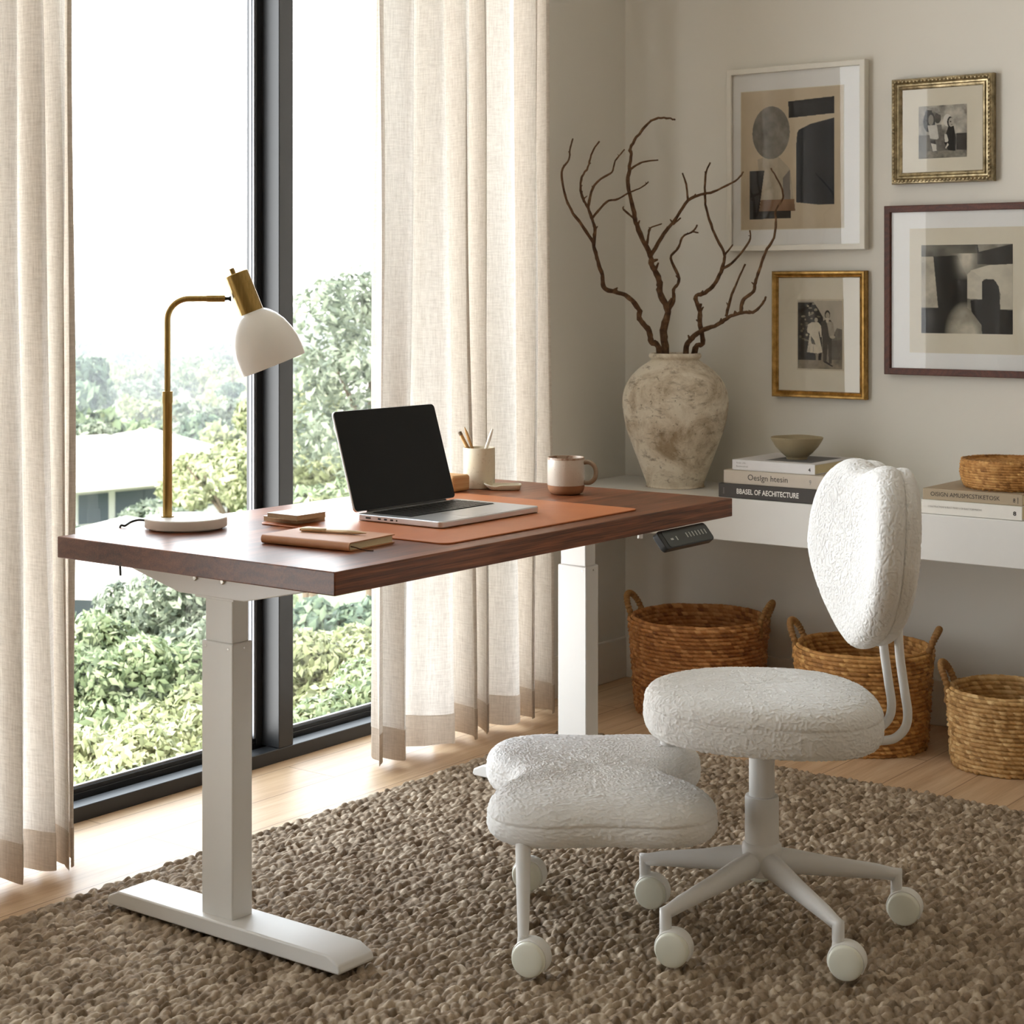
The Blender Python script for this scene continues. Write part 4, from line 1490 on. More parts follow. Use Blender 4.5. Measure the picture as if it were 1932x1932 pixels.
# ------------------------------------------------------------------ vase with branches
SZ = .6545
VC = at_d(1274, 545, 5.47); VC = Vector((VC.x, VC.y, SZ))
k_ = 5.47 / 3364 / 2.47
vp = [(.1, 702), (128, 702), (133, 697), (136, 680), (165, 600), (203, 500), (230, 420), (243, 350), (246, 300), (237, 250), (212, 200), (165, 150), (128, 125), (114, 115), (112, 108), (120, 101), (122, 92), (119, 84), (112, 81), (104, 84), (101, 96), (104, 112), (125, 135), (190, 190), (215, 260), (215, 330), (170, 520)]
zb = 702
vprof = [(r_ * k_, (zb - y_) * k_ * 1.0) for r_, y_ in vp]
vs_ = smooth_path([Vector((a, b, 0)) for a, b in vprof], 5)
n = 120
V = np.zeros((len(vs_), n, 3))
for i, p in enumerate(vs_):
    for k in range(n):
        a = 2 * math.pi * k / n
        x, y = math.cos(a), math.sin(a)
        rr_ = max(p.x, 1e-4)
        q = Vector((x * rr_, y * rr_, p.y))
        f_ = 1 + (.010 * mnoise.noise(q * 14) + .006 * mnoise.noise(q * 45)) * (1 if rr_ > .02 else 0)
        V[i, k] = (VC.x + q.x * f_, VC.y + q.y * f_, VC.z + q.z)
vase = grid_mesh('clay_vase', V, M['vase'], None, closed=True)
tag(vase, 'large weathered cream clay vase standing on the shelf in the corner', 'vase')


def bpt(zx, zy, off):
    px, py = 1020 + zx * .25880, 200 + zy * .25880
    t = (672 - py) / 450
    d = 5.462 - .215 * ((px - 1273) / 200) ** 2 + off[0] + off[1] * t
    return at_d(px, py, d)


def limb(pts, r0, r1, off, seed, root=None, knots=True):
    P = [bpt(a, b, off) for a, b in pts]
    if root: P = [root] + P
    P = smooth_path(P, 5)
    m = len(P)
    r = random.Random(seed)
    rad = []
    for i in range(m):
        t = i / (m - 1)
        rad.append(1.1 * (r0 + (r1 - r0) * t ** .8) * (1 + .13 * r.uniform(-1, 1)))
    for i in range(1, m - 1):
        P[i] = P[i] + Vector((r.uniform(-1, 1), r.uniform(-1, 1), r.uniform(-1, 1))) * r0 * .12
    mb = MB().tube(P, rad, 9)
    if knots:
        for q in range(max(2, m // 9)):
            i = r.randrange(m // 6, m - 1)
            dr = Vector((r.uniform(-1, 1), r.uniform(-1, 1), r.uniform(.2, 1))).normalized()
            mb.tube([P[i], P[i] + dr * rad[i] * 1.5, P[i] + dr * rad[i] * (2.4 + r.random())], [rad[i] * .8, rad[i] * .55, rad[i] * .3], 6)
    return mb


BR = [
    ('bent leftmost dry branch in the clay vase, rising in three twigs', (-.012, -.07), (-.062, -.014), [(868, 1815), (805, 1720), (790, 1640), (722, 1550), (716, 1480), (620, 1378), (470, 1332), (448, 1230), (410, 1110), (387, 1000), (395, 900), (375, 830), (345, 740), (302, 660), (295, 540), (345, 445), (375, 340), (428, 258)], .0096, .0022,
     [([(387, 1000), (290, 850), (235, 780), (178, 650), (155, 480), (205, 390), (215, 310), (235, 238)], .0048, .002), ([(345, 740), (380, 600), (440, 530), (520, 482), (545, 400), (612, 317)], .0042, .0018), ([(380, 812), (480, 700), (560, 680), (640, 635), (732, 595), (786, 552)], .0036, .0017)]),
    ('tallest dry branch in the clay vase with a curved top', (.014, -.02), (-.03, .018), [(910, 1815), (897, 1640), (927, 1500), (870, 1360), (863, 1270), (810, 1160), (800, 1090), (712, 900), (680, 780), (642, 600), (642, 500), (660, 350), (652, 320), (700, 230), (810, 105), (920, 88), (980, 102)], .0120, .0024,
     [([(655, 460), (740, 410), (857, 394)], .0038, .0019), ([(684, 822), (607, 757), (604, 732)], .0034, .002), ([(775, 1012), (788, 930), (800, 890), (884, 858)], .0038, .0018),
      ([(803, 1092), (900, 930), (980, 830), (1075, 690), (1190, 640), (1260, 625), (1420, 545), (1478, 480)], .0062, .0023), ([(1075, 692), (1060, 570), (1034, 488)], .0038, .002), ([(965, 865), (1022, 815)], .003, .0018),
      ([(930, 1495), (970, 1420), (970, 1340), (1010, 1260), (950, 1110), (1000, 1040), (1040, 950), (1110, 915), (1142, 866)], .0060, .0022), ([(1110, 915), (1150, 925)], .003, .002)]),
    ('dry branch in the clay vase with a knuckled bend, third from the left', (.016, .0), (.045, .022), [(1115, 1818), (1182, 1730), (1165, 1600), (1158, 1480), (1130, 1390), (1200, 1360), (1280, 1280), (1330, 1160), (1340, 1080), (1280, 960), (1220, 800), (1197, 660), (1205, 500), (1236, 412)], .0090, .0024,
     [([(1325, 1187), (1410, 1130), (1520, 990), (1525, 905)], .0044, .0019), ([(1344, 1082), (1402, 1010)], .0034, .0018), ([(1160, 1490), (1170, 1440)], .0045, .003)]),
    ('dry branch in the clay vase sweeping out to the right', (-.018, .04), (.018, -.022), [(1060, 1815), (1090, 1710), (1175, 1640), (1290, 1595), (1370, 1540), (1470, 1505), (1550, 1503), (1610, 1450), (1642, 1392)], .0092, .0028,
     [([(1352, 1535), (1385, 1400), (1430, 1290), (1492, 1153)], .0046, .0024), ([(1462, 1503), (1475, 1420), (1553, 1350), (1565, 1290), (1602, 1170), (1642, 1060), (1700, 960), (1716, 830), (1712, 765), (1766, 670), (1745, 570), (1680, 455)], .0056, .002)]),
]
for k, (lab, off, (rx, ry), main, r0, r1, twigs) in enumerate(BR):
    root = Vector((VC.x + RT.x * rx + FW.x * ry, VC.y + RT.y * rx + FW.y * ry, SZ + .12))
    br = limb(main, r0, r1, off, 40 + k, root).build('dry_branch', M['bark'], None, smooth=True)
    tag(br, lab, 'branch', 'branches in the vase')
    for j, (pts, a, b) in enumerate(twigs):
        limb(pts, a, b, off, 60 + k * 10 + j, None, len(pts) > 3).build('twig', M['bark'], br, smooth=True)


# ------------------------------------------------------------------ lettering
def text(s, name, mat, parent, origin, ex, ey, height, width=None, bold=0.0, depth=.0003):
    """flat letters whose baseline starts at origin, running along ex, up along ey"""
    cu = bpy.data.curves.new('letters', 'FONT')
    cu.body = s
    cu.size = 1.0
    cu.offset = bold
    cu.resolution_u = 3
    o = bpy.data.objects.new('letters', cu)
    COL.objects.link(o)
    dg = bpy.context.evaluated_depsgraph_get()
    me = bpy.data.meshes.new_from_object(o.evaluated_get(dg))
    bpy.data.objects.remove(o)
    co = [v.co.copy() for v in me.vertices]
    x0, x1 = min(c.x for c in co), max(c.x for c in co)
    sy = height / .70
    sx = width / (x1 - x0) if width else sy
    ez = Vector(ex).cross(Vector(ey)).normalized()
    org = ORG[parent.name]
    for v, c in zip(me.vertices, co):
        v.co = Vector(origin) + Vector(ex) * ((c.x - x0) * sx) + Vector(ey) * (c.y * sy) + ez * depth - org
    me.name = name
    return link_mesh(name, me, mat, parent)


def book(label, y0, y1, x0, x1, z0, z1, cmat, pages='paper', group=None):
    """book lying flat; spine on the room side (low x), y0 > y1 (left to right)"""
    t = thing('book', ((x0 + x1) / 2, (y0 + y1) / 2, z0), label, 'book', group)
    c = .0025
    cv = MB()
    cv.prism([(x0, y1, z0), (x1, y1, z0), (x1, y1, z0 + c), (x0 + c, y1, z0 + c), (x0 + c, y1, z1 - c), (x1, y1, z1 - c), (x1, y1, z1), (x0, y1, z1)], (0, y0 - y1, 0))
    cv.build('cover', M[cmat], t, bevel=.0012)
    MB().box((x0 + c, y1 + .003, z0 + c), (x1 - .004, y0 - .003, z1 - c)).build('pages', M[pages], t)
    return t


UP = Vector((0, 0, 1))
RY = Vector((0, -1, 0))      # reading direction along a spine
ys = lambda px, x: at_x(px, 900, x).y
bg_ = 'books stacked on the shelf'
z0 = SZ + .0003
xs = 4.512
dk0, dk1 = ys(1355.5, xs), ys(1355.5, xs) - .345
b1 = book('charcoal book with white lettering at the bottom of the stack beside the vase', dk0, dk1, xs, 4.80, z0, z0 + .0395, 'bookdark', group=bg_)
py = lambda px: ys(px, xs)
text('BBASEL OF AECHITECTURE', 'spine_title', M['inkwhite'], b1, (xs - .0001, py(1390), z0 + .0130), RY, UP, .0145, py(1390) - py(1507), .018)
text('diams', 'publisher_mark', M['inkgrey'], b1, (xs - .0001, py(1366.5), z0 + .010), UP, -RY, .005, .018)
z1 = z0 + .0398
xs2 = 4.522
be0 = ys(1365.5, xs2)
b2 = book('beige book with thin black lettering in the middle of the left stack', be0, be0 - .325, xs2, 4.80, z1, z1 + .0385, 'bookbeige', group=bg_)
py = lambda px: ys(px, xs2)
text('Oeslgn htesin', 'spine_title', M['inkblack'], b2, (xs2 - .0001, py(1411), z1 + .0135), RY, UP, .0165, py(1411) - py(1486), .0)
text('9', 'volume_number', M['inkgrey'], b2, (xs2 - .0001, py(1527), z1 + .012), RY, UP, .014, .006)
z2 = z1 + .0388
xs3 = 4.535
wh0 = ys(1381.5, xs3); wh1 = ys(1537.5, xs3)
b3 = book('white book under the stoneware bowl, topmost of the left stack', wh0, wh1, xs3, 4.80, z2, z2 + .0300, 'bookwhite', group=bg_)
py = lambda px: ys(px, xs3)
text('Susan olfo', 'author_name', M['inkgrey'], b3, (xs3 - .0001, py(1389.5), z2 + .0195), RY, UP, .0042, py(1389.5) - py(1407))
text('Rooronutbred', 'author_name', M['inkgrey'], b3, (xs3 - .0001, py(1389.5), z2 + .0095), RY, UP, .0042, py(1389.5) - py(1411))
text('4', 'volume_number', M['inkblack'], b3, (xs3 - .0001, py(1525), z2 + .0090), RY, UP, .0105, .0075, .02)
MB().box((4.57, wh1 + .03, z2 + .0300), (4.76, wh0 - .09, z2 + .0304)).build('cover_picture', M['covergrey'], b3)
ztopL = z2 + .0306

bc_ = at_z(1503.5, 865, ztopL)
bc_ = Vector((4.655, ys(1503.5, 4.655), ztopL))
bowl = MB().lathe([(.0001, 0), (.030, 0), (.031, .003), (.031, .006), (.045, .018), (.062, .037), (.0735, .056), (.0765, .0625), (.0755, .064), (.073, .063), (.068, .054), (.056, .036), (.038, .018), (.018, .010), (.0001, .009)], bc_, 64).build('stoneware_bowl', M['bowl'], None, smooth=True)
for v in bowl.data.vertices:
    a = math.atan2(v.co.y - bc_.y, v.co.x - bc_.x)
    if v.co.z > bc_.z + .03: v.co.z += .0007 * math.sin(2 * a + 1) + .0004 * math.sin(5 * a)
tag(bowl, 'olive grey stoneware bowl resting on the white book beside the vase', 'bowl')

# right stack
xs = 4.513
ya, yb = ys(1738, xs), ys(1928.5, xs)
r1 = book('off-white book lying under the tan book at the right end of the shelf', ya, yb, xs, 4.80, z0, z0 + .0372, 'bookcream', group=bg_)
py = lambda px: ys(px, xs)
text('CONSTRUCTIONS & BUILT FEARS U DE BUILT FORMNIONS', 'spine_title', M['inkgrey'], r1, (xs - .0001, py(1751), z0 + .0175), RY, UP, .0048, py(1751) - py(1852.5))
text('8', 'volume_number', M['inkblack'], r1, (xs - .0001, py(1911.5), z0 + .0125), RY, UP, .0105, .0085, .03)
za = z0 + .0375
xs4 = 4.518
ya, yb = ys(1741, xs4), ys(1929.5, xs4)
r2 = book('tan book with black serif lettering under the round woven basket', ya, yb, xs4, 4.80, za, za + .0300, 'booktan', group=bg_)
py = lambda px: ys(px, xs4)
text('OISIGN AMUSMCSTIKETOSK', 'spine_title', M['inkblack'], r2, (xs4 - .0001, py(1756), za + .0105), RY, UP, .0112, py(1756) - py(1886.5))
text('8', 'volume_number', M['inkblack'], r2, (xs4 - .0001, py(1911.5), za + .0085), RY, UP, .0105, .006)
MB().box((xs4 - .0004, py(1921), za + .006), (xs4 + .0002, py(1920.2), za + .022)).build('spine_rule', M['inkblack'], r2)
ztopR = za + .0303


# ------------------------------------------------------------------ woven baskets
def coil(name, prof, c, row_h, mat, parent, knots, amp, seed, slant=.5, n_per=6):
    """coiled rope wall: prof is a list of (r, z) along the wall; rows of plump stitches"""
    r = np.random.default_rng(seed)
    P = smooth_path([Vector((a, b, 0)) for a, b in prof], 8)
    seg = [0.0]
    for a, b in zip(P[:-1], P[1:]): seg.append(seg[-1] + (b - a).length)
    L = seg[-1]
    nrow = max(2, round(L / row_h))
    sub = 6
    S = np.linspace(0, L, nrow * sub + 1)
    R = np.interp(S, seg, [p.x for p in P]); Z = np.interp(S, seg, [p.y for p in P])
    tR, tZ = np.gradient(R), np.gradient(Z)
    ln = np.sqrt(tR ** 2 + tZ ** 2) + 1e-12
    nR, nZ = tZ / ln, -tR / ln
    na = knots * n_per
    A = np.linspace(0, 2 * math.pi, na, endpoint=False)
    V = np.zeros((len(S), na, 3)); T = np.zeros((len(S), na))
    ph = r.random(nrow + 1)
    tone = np.clip(.5 + .2 * r.normal(size=(nrow + 1, knots)), 0, 1)
    kam = .65 + .7 * r.random((nrow + 1, knots))
    zw = .10 * r.normal(size=(nrow + 1, 8))
    for i in range(len(S)):
        row = min(i // sub, nrow - 1)
        f = (i / sub) - row
        q = (A / (2 * math.pi) * knots + ph[row] + slant * f) % knots
        ki = q.astype(int) % knots
        g = q - np.floor(q)
        bulge = math.sin(math.pi * f) ** .6 * (.35 + .65 * np.sqrt(np.maximum(np.sin(math.pi * g), 0))) * kam[row, ki]
        if f == 0 or f == 1: bulge = np.zeros_like(A)
        wv = .0016 * sum(zw[row, k] * np.sin((k + 1) * A + row) for k in range(8))
        dsp = amp * bulge + wv
        V[i, :, 0] = c[0] + (R[i] + nR[i] * dsp) * np.cos(A)
        V[i, :, 1] = c[1] + (R[i] + nR[i] * dsp) * np.sin(A)
        V[i, :, 2] = c[2] + Z[i] + nZ[i] * dsp + wv
        T[i] = tone[row, ki]
    return grid_mesh(name, V, mat, parent, closed=True, attr=T)


def rope_handle(c, ang, r_at, z0_, span, rise, out, mat, parent, seed):
    """wrapped handle arching above the rim, centred on direction ang (radians)"""
    e = Vector((math.cos(ang), math.sin(ang), 0)); s = Vector((-e.y, e.x, 0))
    pts = []
    for k in range(13):
        t = math.pi * k / 12
        pts.append(c + e * (r_at + out * math.sin(t)) + s * (span * math.cos(t)) + Vector((0, 0, z0_ + rise * math.sin(t) ** .8)))
    pts = [pts[0] - Vector((0, 0, .04))] + pts + [pts[-1] - Vector((0, 0, .04))]
    P = smooth_path(pts, 7)
    rad = [.0088 + .0013 * math.sin(i * 1.35) for i in range(len(P))]
    return MB().tube(P, rad, 12).build('handle', M['baskethandle'], parent, smooth=True)


def floor_basket(c, rt, rb, h, mat, label, seed, handles, knots=64):
    t = thing('woven_basket', c, label, 'basket', 'woven baskets under the shelf')
    prof = [(rb * .96, .004), (rb * 1.0, .012), (rb + (rt - rb) * .35, h * .35), (rb + (rt - rb) * .8, h * .8), (rt, h * .985)]
    coil('basket_wall', prof, c, .0118, M[mat], t, knots, .0078, seed)
    pin = [(rt - .002, h * .985), (rt - .006, h), (rt - .013, h * .98), (rb + (rt - rb) * .7 - .014, h * .7), (rb - .014, .03), (rb - .02, .014)]
    coil('basket_lining', pin, c, .0118, M[mat], t, knots, .003, seed + 50)
    MB().lathe([(.0001, .001), (rb * .97, .001), (rb * .98, .006), (rb - .016, .018), (.0001, .018)], c, 40).build('basket_bottom', M[mat], t, smooth=True)
    for a in handles:
        rope_handle(c, a, rt - .006, h * .99, .047, .056, .024, mat, t, seed)
    return t


angR = math.atan2(RT.y, RT.x)
c1 = at_d(1318, 545, 5.337); c1 = Vector((c1.x, c1.y, 0))
floor_basket(c1, .205, .185, .281, 'basket', 'tall reddish brown woven basket under the shelf at the wall corner', 1, (angR + math.pi - .42, angR - .38), 74)
c2 = at_d(1629, 545, 4.95); c2 = Vector((c2.x, c2.y, 0))
floor_basket(c2, .187, .170, .272, 'basketmid', 'middle woven basket on the floor behind the chair back', 2, (angR + math.pi - .42, angR - .30), 66)
c3 = at_d(1902, 545, 4.72); c3 = Vector((c3.x, c3.y, 0))
floor_basket(c3, .156, .142, .203, 'basketpale', 'small straw coloured woven basket on the floor at the right edge', 3, (angR + math.pi - .42, angR - .38), 54)

# round lidded basket on the tan book
c4 = Vector((4.662, ys(1906, 4.662), ztopR))
rbk = thing('round_woven_box', c4, 'low round woven basket box with lid on the tan book', 'basket')
coil('basket_wall', [(.112, .001), (.122, .010), (.129, .030), (.131, .052), (.128, .072), (.123, .0775)], c4, .0070, M['basketmid'], rbk, 84, .0032, 9, .4, 5)
coil('lid', [(.123, .077), (.117, .077), (.112, .070), (.085, .068), (.05, .0675), (.02, .067), (.002, .067)], c4, .0070, M['basketmid'], rbk, 70, -.0022, 12, .4, 5)
MB().lathe([(.0001, .0004), (.113, .0004), (.115, .004), (.0001, .004)], c4, 40).build('basket_bottom', M['basketmid'], rbk, smooth=True)


# ------------------------------------------------------------------ framed pictures
def fbm(u, v, sc, seed=0, oct=4):
    out = np.zeros_like(u)
    r = np.random.default_rng(seed)
    amp = 1.0; tot = 0
    for o in range(oct):
        n = 64
        g = r.random((n, n))
        x = (u * sc * 2 ** o) % (n - 1); y = (v * sc * 2 ** o) % (n - 1)
        i, j = x.astype(int), y.astype(int)
        fx, fy = x - i, y - j
        fx = fx * fx * (3 - 2 * fx); fy = fy * fy * (3 - 2 * fy)
        i1, j1 = (i + 1) % n, (j + 1) % n
        out += amp * ((g[j, i] * (1 - fx) + g[j, i1] * fx) * (1 - fy) + (g[j1, i] * (1 - fx) + g[j1, i1] * fx) * fy)
        tot += amp; amp *= .55
    return out / tot


def inpoly(u, v, poly):
    ins = np.zeros(u.shape, bool)
    n = len(poly)
    for i in range(n):
        x0, y0 = poly[i]; x1, y1 = poly[(i + 1) % n]
        c = ((y0 > v) != (y1 > v)) & (u < (x1 - x0) * (v - y0) / (y1 - y0 + 1e-12) + x0)
        ins ^= c
    return ins


def inell(u, v, cx, cy, rx, ry):
    return ((u - cx) / rx) ** 2 + ((v - cy) / ry) ** 2 < 1


def L3(hexc): return np.array(lin(hexc))


class Paint:
    def __init__(s, nx, ny, base):
        s.u, s.v = np.meshgrid((np.arange(nx) + .5) / nx, (np.arange(ny) + .5) / ny)
        s.c = np.zeros((ny, nx, 3)) + L3(base)
    def fill(s, mask, col, a=1.0, tex=0.0, sc=14, seed=0):
        col = L3(col) if isinstance(col, str) else col
        k = col[None, None] * (1 + tex * 3.6 * (fbm(s.u, s.v, sc, seed) - .5))[:, :, None]
        a = np.broadcast_to(np.asarray(a, float), s.u.shape)
        w_ = (mask * a)[:, :, None]
        s.c = s.c * (1 - w_) + k * w_
    def poly(s, pts, col, **k): s.fill(inpoly(s.u, s.v, pts), col, **k)
    def ell(s, cx, cy, rx, ry, col, **k): s.fill(inell(s.u, s.v, cx, cy, rx, ry), col, **k)


def picture(label, quad, fw_, fd, fmat, mounts, print_rect, paint, ornate=False, glass=True, name='framed_picture'):
    """quad: image columns/rows of the outer frame (left, right, top-left row, bottom-left row, top-right row, bottom-right row)"""
    xf = XW - fd
    l, rgt, tl_, bl_, tr_, br_ = quad
    A = at_x(l, tl_, xf); B = at_x(l, bl_, xf); C = at_x(rgt, tr_, xf); D = at_x(rgt, br_, xf)
    yl, yr = A.y, C.y
    zt_, zb_ = (A.z + C.z) / 2, (B.z + D.z) / 2
    Wd, Hd = yl - yr, zt_ - zb_
    t = thing(name, (XW, (yl + yr) / 2, zb_), label, 'picture', 'pictures on the wall')
    def rect_ring(in0, x_0, in1, x_1):
        """closed frame band between inset in0 at x_0 and inset in1 at x_1"""
        o_ = [(x_0, yl - in0, zt_ - in0), (x_0, yr + in0, zt_ - in0), (x_0, yr + in0, zb_ + in0), (x_0, yl - in0, zb_ + in0)]
        i_ = [(x_1, yl - in1, zt_ - in1), (x_1, yr + in1, zt_ - in1), (x_1, yr + in1, zb_ + in1), (x_1, yl - in1, zb_ + in1)]
        return o_, i_
    if ornate == 2:
        prof = [(0, XW - .001), (0, xf + .010), (.003, xf + .002), (.009, xf), (.014, xf + .004), (.017, xf + .009), (.021, xf + .010), (.025, xf + .006), (fw_ - .004, xf + .008), (fw_, xf + .014), (fw_, XW - .004)]
    elif ornate == 1:
        prof = [(0, XW - .001), (0, xf + .005), (.003, xf + .001), (.008, xf), (.011, xf + .003), (fw_ - .006, xf + .007), (fw_ - .003, xf + .005), (fw_, xf + .010), (fw_, XW - .004)]
    else:
        prof = [(0, XW - .001), (0, xf + .002), (.002, xf), (fw_ - .0015, xf), (fw_, xf + .0015), (fw_, XW - .004)]
    vs, fs = [], []
    for (i_, x_) in prof:
        vs += [(x_, yl - i_, zt_ - i_), (x_, yr + i_, zt_ - i_), (x_, yr + i_, zb_ + i_), (x_, yl - i_, zb_ + i_)]
    for k in range(len(prof) - 1):
        for q in range(4):
            q2 = (q + 1) % 4
            fs.append((k * 4 + q, k * 4 + q2, k * 4 + 4 + q2, k * 4 + 4 + q))
    fo = MB().add(vs, fs)
    if ornate == 2:
        for (a, b) in (((yl - .009, zt_ - .009), (yr + .009, zt_ - .009)), ((yr + .009, zt_ - .009), (yr + .009, zb_ + .009)), ((yr + .009, zb_ + .009), (yl - .009, zb_ + .009)), ((yl - .009, zb_ + .009), (yl - .009, zt_ - .009))):
            ln = math.hypot(b[0] - a[0], b[1] - a[1])
            n_ = int(ln / .0115)
            for k in range(n_):
                f_ = (k + .5) / n_
                y_, z_ = a[0] + (b[0] - a[0]) * f_, a[1] + (b[1] - a[1]) * f_
                hor = abs(b[0] - a[0]) > abs(b[1] - a[1])
                fo.ball((xf + .001, y_, z_), (.0035, .0062 if hor else .0050, .0050 if hor else .0062), 8, 5)
    fo.build('frame_moulding', M[fmat], t, smooth=bool(ornate), angle=40)
    xb = xf + .012
    bk = MB().box((xb, yr + fw_ - .001, zb_ + fw_ - .001), (XW - .003, yl - fw_ + .001, zt_ - fw_ + .001))
    # mounts: nested sheets given in fractions (u0, v0, u1, v1) of the outer frame
    fy = lambda u: yl - u * Wd
    fz = lambda v: zt_ - v * Hd
    bk.build('mount_board', M[mounts[0]], t)
    xx = xb
    for (mt, (u0, v0, u1, v1)) in mounts[1:]:
        xx -= .0012
        MB().box((xx, fy(u1), fz(v1)), (xx + .0012, fy(u0), fz(v0))).build('mount_sheet', M[mt], t)
    u0, v0, u1, v1 = print_rect
    p = paint
    ny_, nx_ = p.u.shape
    V = np.zeros((ny_, nx_, 3))
    V[:, :, 0] = xx - .0006
    V[:, :, 1] = fy(u0) + (fy(u1) - fy(u0)) * (np.arange(nx_) / (nx_ - 1))[None]
    V[:, :, 2] = fz(v0) + (fz(v1) - fz(v0)) * (np.arange(ny_) / (ny_ - 1))[:, None]
    grid_mesh('print', V, M['print'], t, colattr=np.clip(p.c, 0, 1), smooth=False)
    if glass:
        xg = xf + .0065 if not ornate else xf + .0105
        xg = min(xg, xx - .0014)
        MB().add([(xg, yl - fw_ + .001, zb_ + fw_ - .001), (xg, yr + fw_ - .001, zb_ + fw_ - .001), (xg, yr + fw_ - .001, zt_ - fw_ + .001), (xg, yl - fw_ + .001, zt_ - fw_ + .001)], [(0, 1, 2, 3)]).build('glass', M['picture_glass'], t)
    return t


def norm(x0, x1, y0, y1):
    return lambda pts: [((x - x0) / (x1 - x0), (y - y0) / (y1 - y0)) for x, y in pts]


# 1 large white frame, shapes cut from paper
P = Paint(230, 330, 'cdbc9f')
P.fill(np.ones_like(P.u, bool), 'd0bfa3', tex=.06, sc=5, seed=1)
q = norm(140, 693, 200, 990)
P.poly(q([(232, 590), (330, 560), (410, 650), (430, 830), (250, 840)]), 'b3a893', a=.7, tex=.15, sc=20, seed=3)
th_ = P.u * 0
e = ((P.u - .300) / .185) ** 2 + ((P.v - .305) / .190) ** 2
P.fill(e < 1, '6f6c66', a=.86, tex=.45, sc=16, seed=2)
P.poly(q([(400, 270), (645, 258), (645, 352), (403, 364)]), '211f20', tex=.1)
P.poly(q([(448, 452), (456, 434), (520, 404), (645, 377), (645, 858), (560, 858), (443, 842), (443, 520)]), '26272b', tex=.1)
P.poly(q([(188, 655), (270, 655), (240, 890), (188, 930)]), '2c2521', tex=.15)
P.poly(q([(372, 700), (408, 655), (412, 840), (372, 840)]), '857d75', tex=.1)
P.poly(q([(250, 822), (432, 822), (438, 890), (240, 890)]), '8a6a50', tex=.15)
P.poly(q([(188, 888), (415, 888), (415, 930), (188, 932)]), '2a2420', tex=.12)
picture('large white framed picture of cut paper shapes, behind the branches', (1370, 1631.5, 131, 474, 112, 471), .0175, .030, 'framewhite',
        ['mount', ('mountcream', (.098, .125, .845, .885))], (.102, .129, .841, .881), P)

# 2 small ornate frame, old snapshot of two children in bonnets
P = Paint(150, 165, '8a857b')
P.fill(np.ones_like(P.u, bool), 'a39d91', tex=.55, sc=6, seed=4)
P.fill(P.v > .55, '57534d', a=.8, tex=.5, sc=7, seed=5)
P.fill(P.v > .86, '8b8578', a=.8, tex=.5, sc=9, seed=6)
q = norm(370, 1480, 190, 1400)
P.poly(q([(1060, 680), (1180, 680), (1230, 950), (1220, 1250), (1060, 1230), (960, 1050), (1000, 850)]), '23211f', tex=.2)
P.poly(q([(1240, 850), (1480, 850), (1480, 1240), (1240, 1220)]), '35312d', tex=.4, sc=10)
P.ell(.225, .30, .125, .20, '2b2825', tex=.4)
P.ell(.26, .27, .055, .10, '8d877c'); P.ell(.40, .24, .07, .10, '4a4540', tex=.5)
P.poly(q([(515, 330), (560, 250), (760, 230), (860, 300), (890, 400), (840, 400), (700, 300), (560, 320)]), '9a958b', tex=.3)
P.poly(q([(515, 340), (570, 280), (700, 300), (640, 380), (560, 400)]), '37332f')
P.poly(q([(580, 640), (780, 640), (850, 930), (800, 970), (640, 940)]), 'c9c4ba', tex=.08)
P.poly(q([(800, 640), (900, 640), (960, 1100), (860, 1100), (830, 880)]), '6e6962', tex=.3)
P.ell(.60, .29, .085, .115, 'd5d0c6'); P.ell(.655, .325, .06, .10, '292624'); P.ell(.675, .335, .05, .085, 'b0a99d')
P.ell(.665, .32, .018, .014, '4a443e'); P.ell(.69, .375, .014, .008, '5a524b')
P.poly(q([(970, 860), (1020, 860), (1060, 1000), (1040, 1040), (975, 1040)]), 'cfcabf')
P.poly(q([(1000, 1190), (1070, 1100), (1040, 1060), (990, 1170)]), 'd2ccc0')
P.poly(q([(640, 980), (760, 980), (790, 1240), (690, 1250)]), '3c3834')
P.poly(q([(660, 1050), (780, 1080), (790, 1230), (700, 1240)]), 'cbc6bb', tex=.1)
picture('small ornate champagne framed snapshot of two bonneted children, top right', (1680, 1872, 150, 348, 136, 341), .034, .030, 'giltsilver',
        ['mountcream'], (.268, .272, .742, .766), P, ornate=2)

# 3 gold frame, couple standing by a flowering bush
P = Paint(110, 170, '8f8878')
P.fill(np.ones_like(P.u, bool), 'b5ab99', tex=.1, sc=4, seed=7)
P.fill(P.v > .62 - .12 * (P.u - .5), '6f6658', a=.75, tex=.3, sc=5, seed=8)
P.fill(P.v > .86, '897d69', a=.9, tex=.35, sc=9, seed=9)
q = norm(245, 1105, 260, 1615)
bm = inpoly(P.u, P.v, q([(245, 300), (560, 300), (640, 420), (740, 600), (720, 900), (700, 1440), (245, 1440)]))
P.fill(bm, '2f2922', tex=.5, sc=18, seed=10)
r = np.random.default_rng(5)
for k in range(34):
    x, y = r.uniform(.02, .5), r.uniform(.05, .62)
    if inpoly(np.array([[x]]), np.array([[y]]), q([(245, 300), (560, 300), (640, 420), (740, 600), (600, 900), (420, 1200), (245, 1300)]))[0, 0]:
        P.ell(x, y, r.uniform(.02, .045), r.uniform(.010, .02), ['8f8672', 'b5aa92', '6d6453'][k % 3])
P.poly(q([(1000, 800), (1105, 830), (1105, 1420), (900, 1420), (900, 1000)]), '5e564a', tex=.3, a=.8)
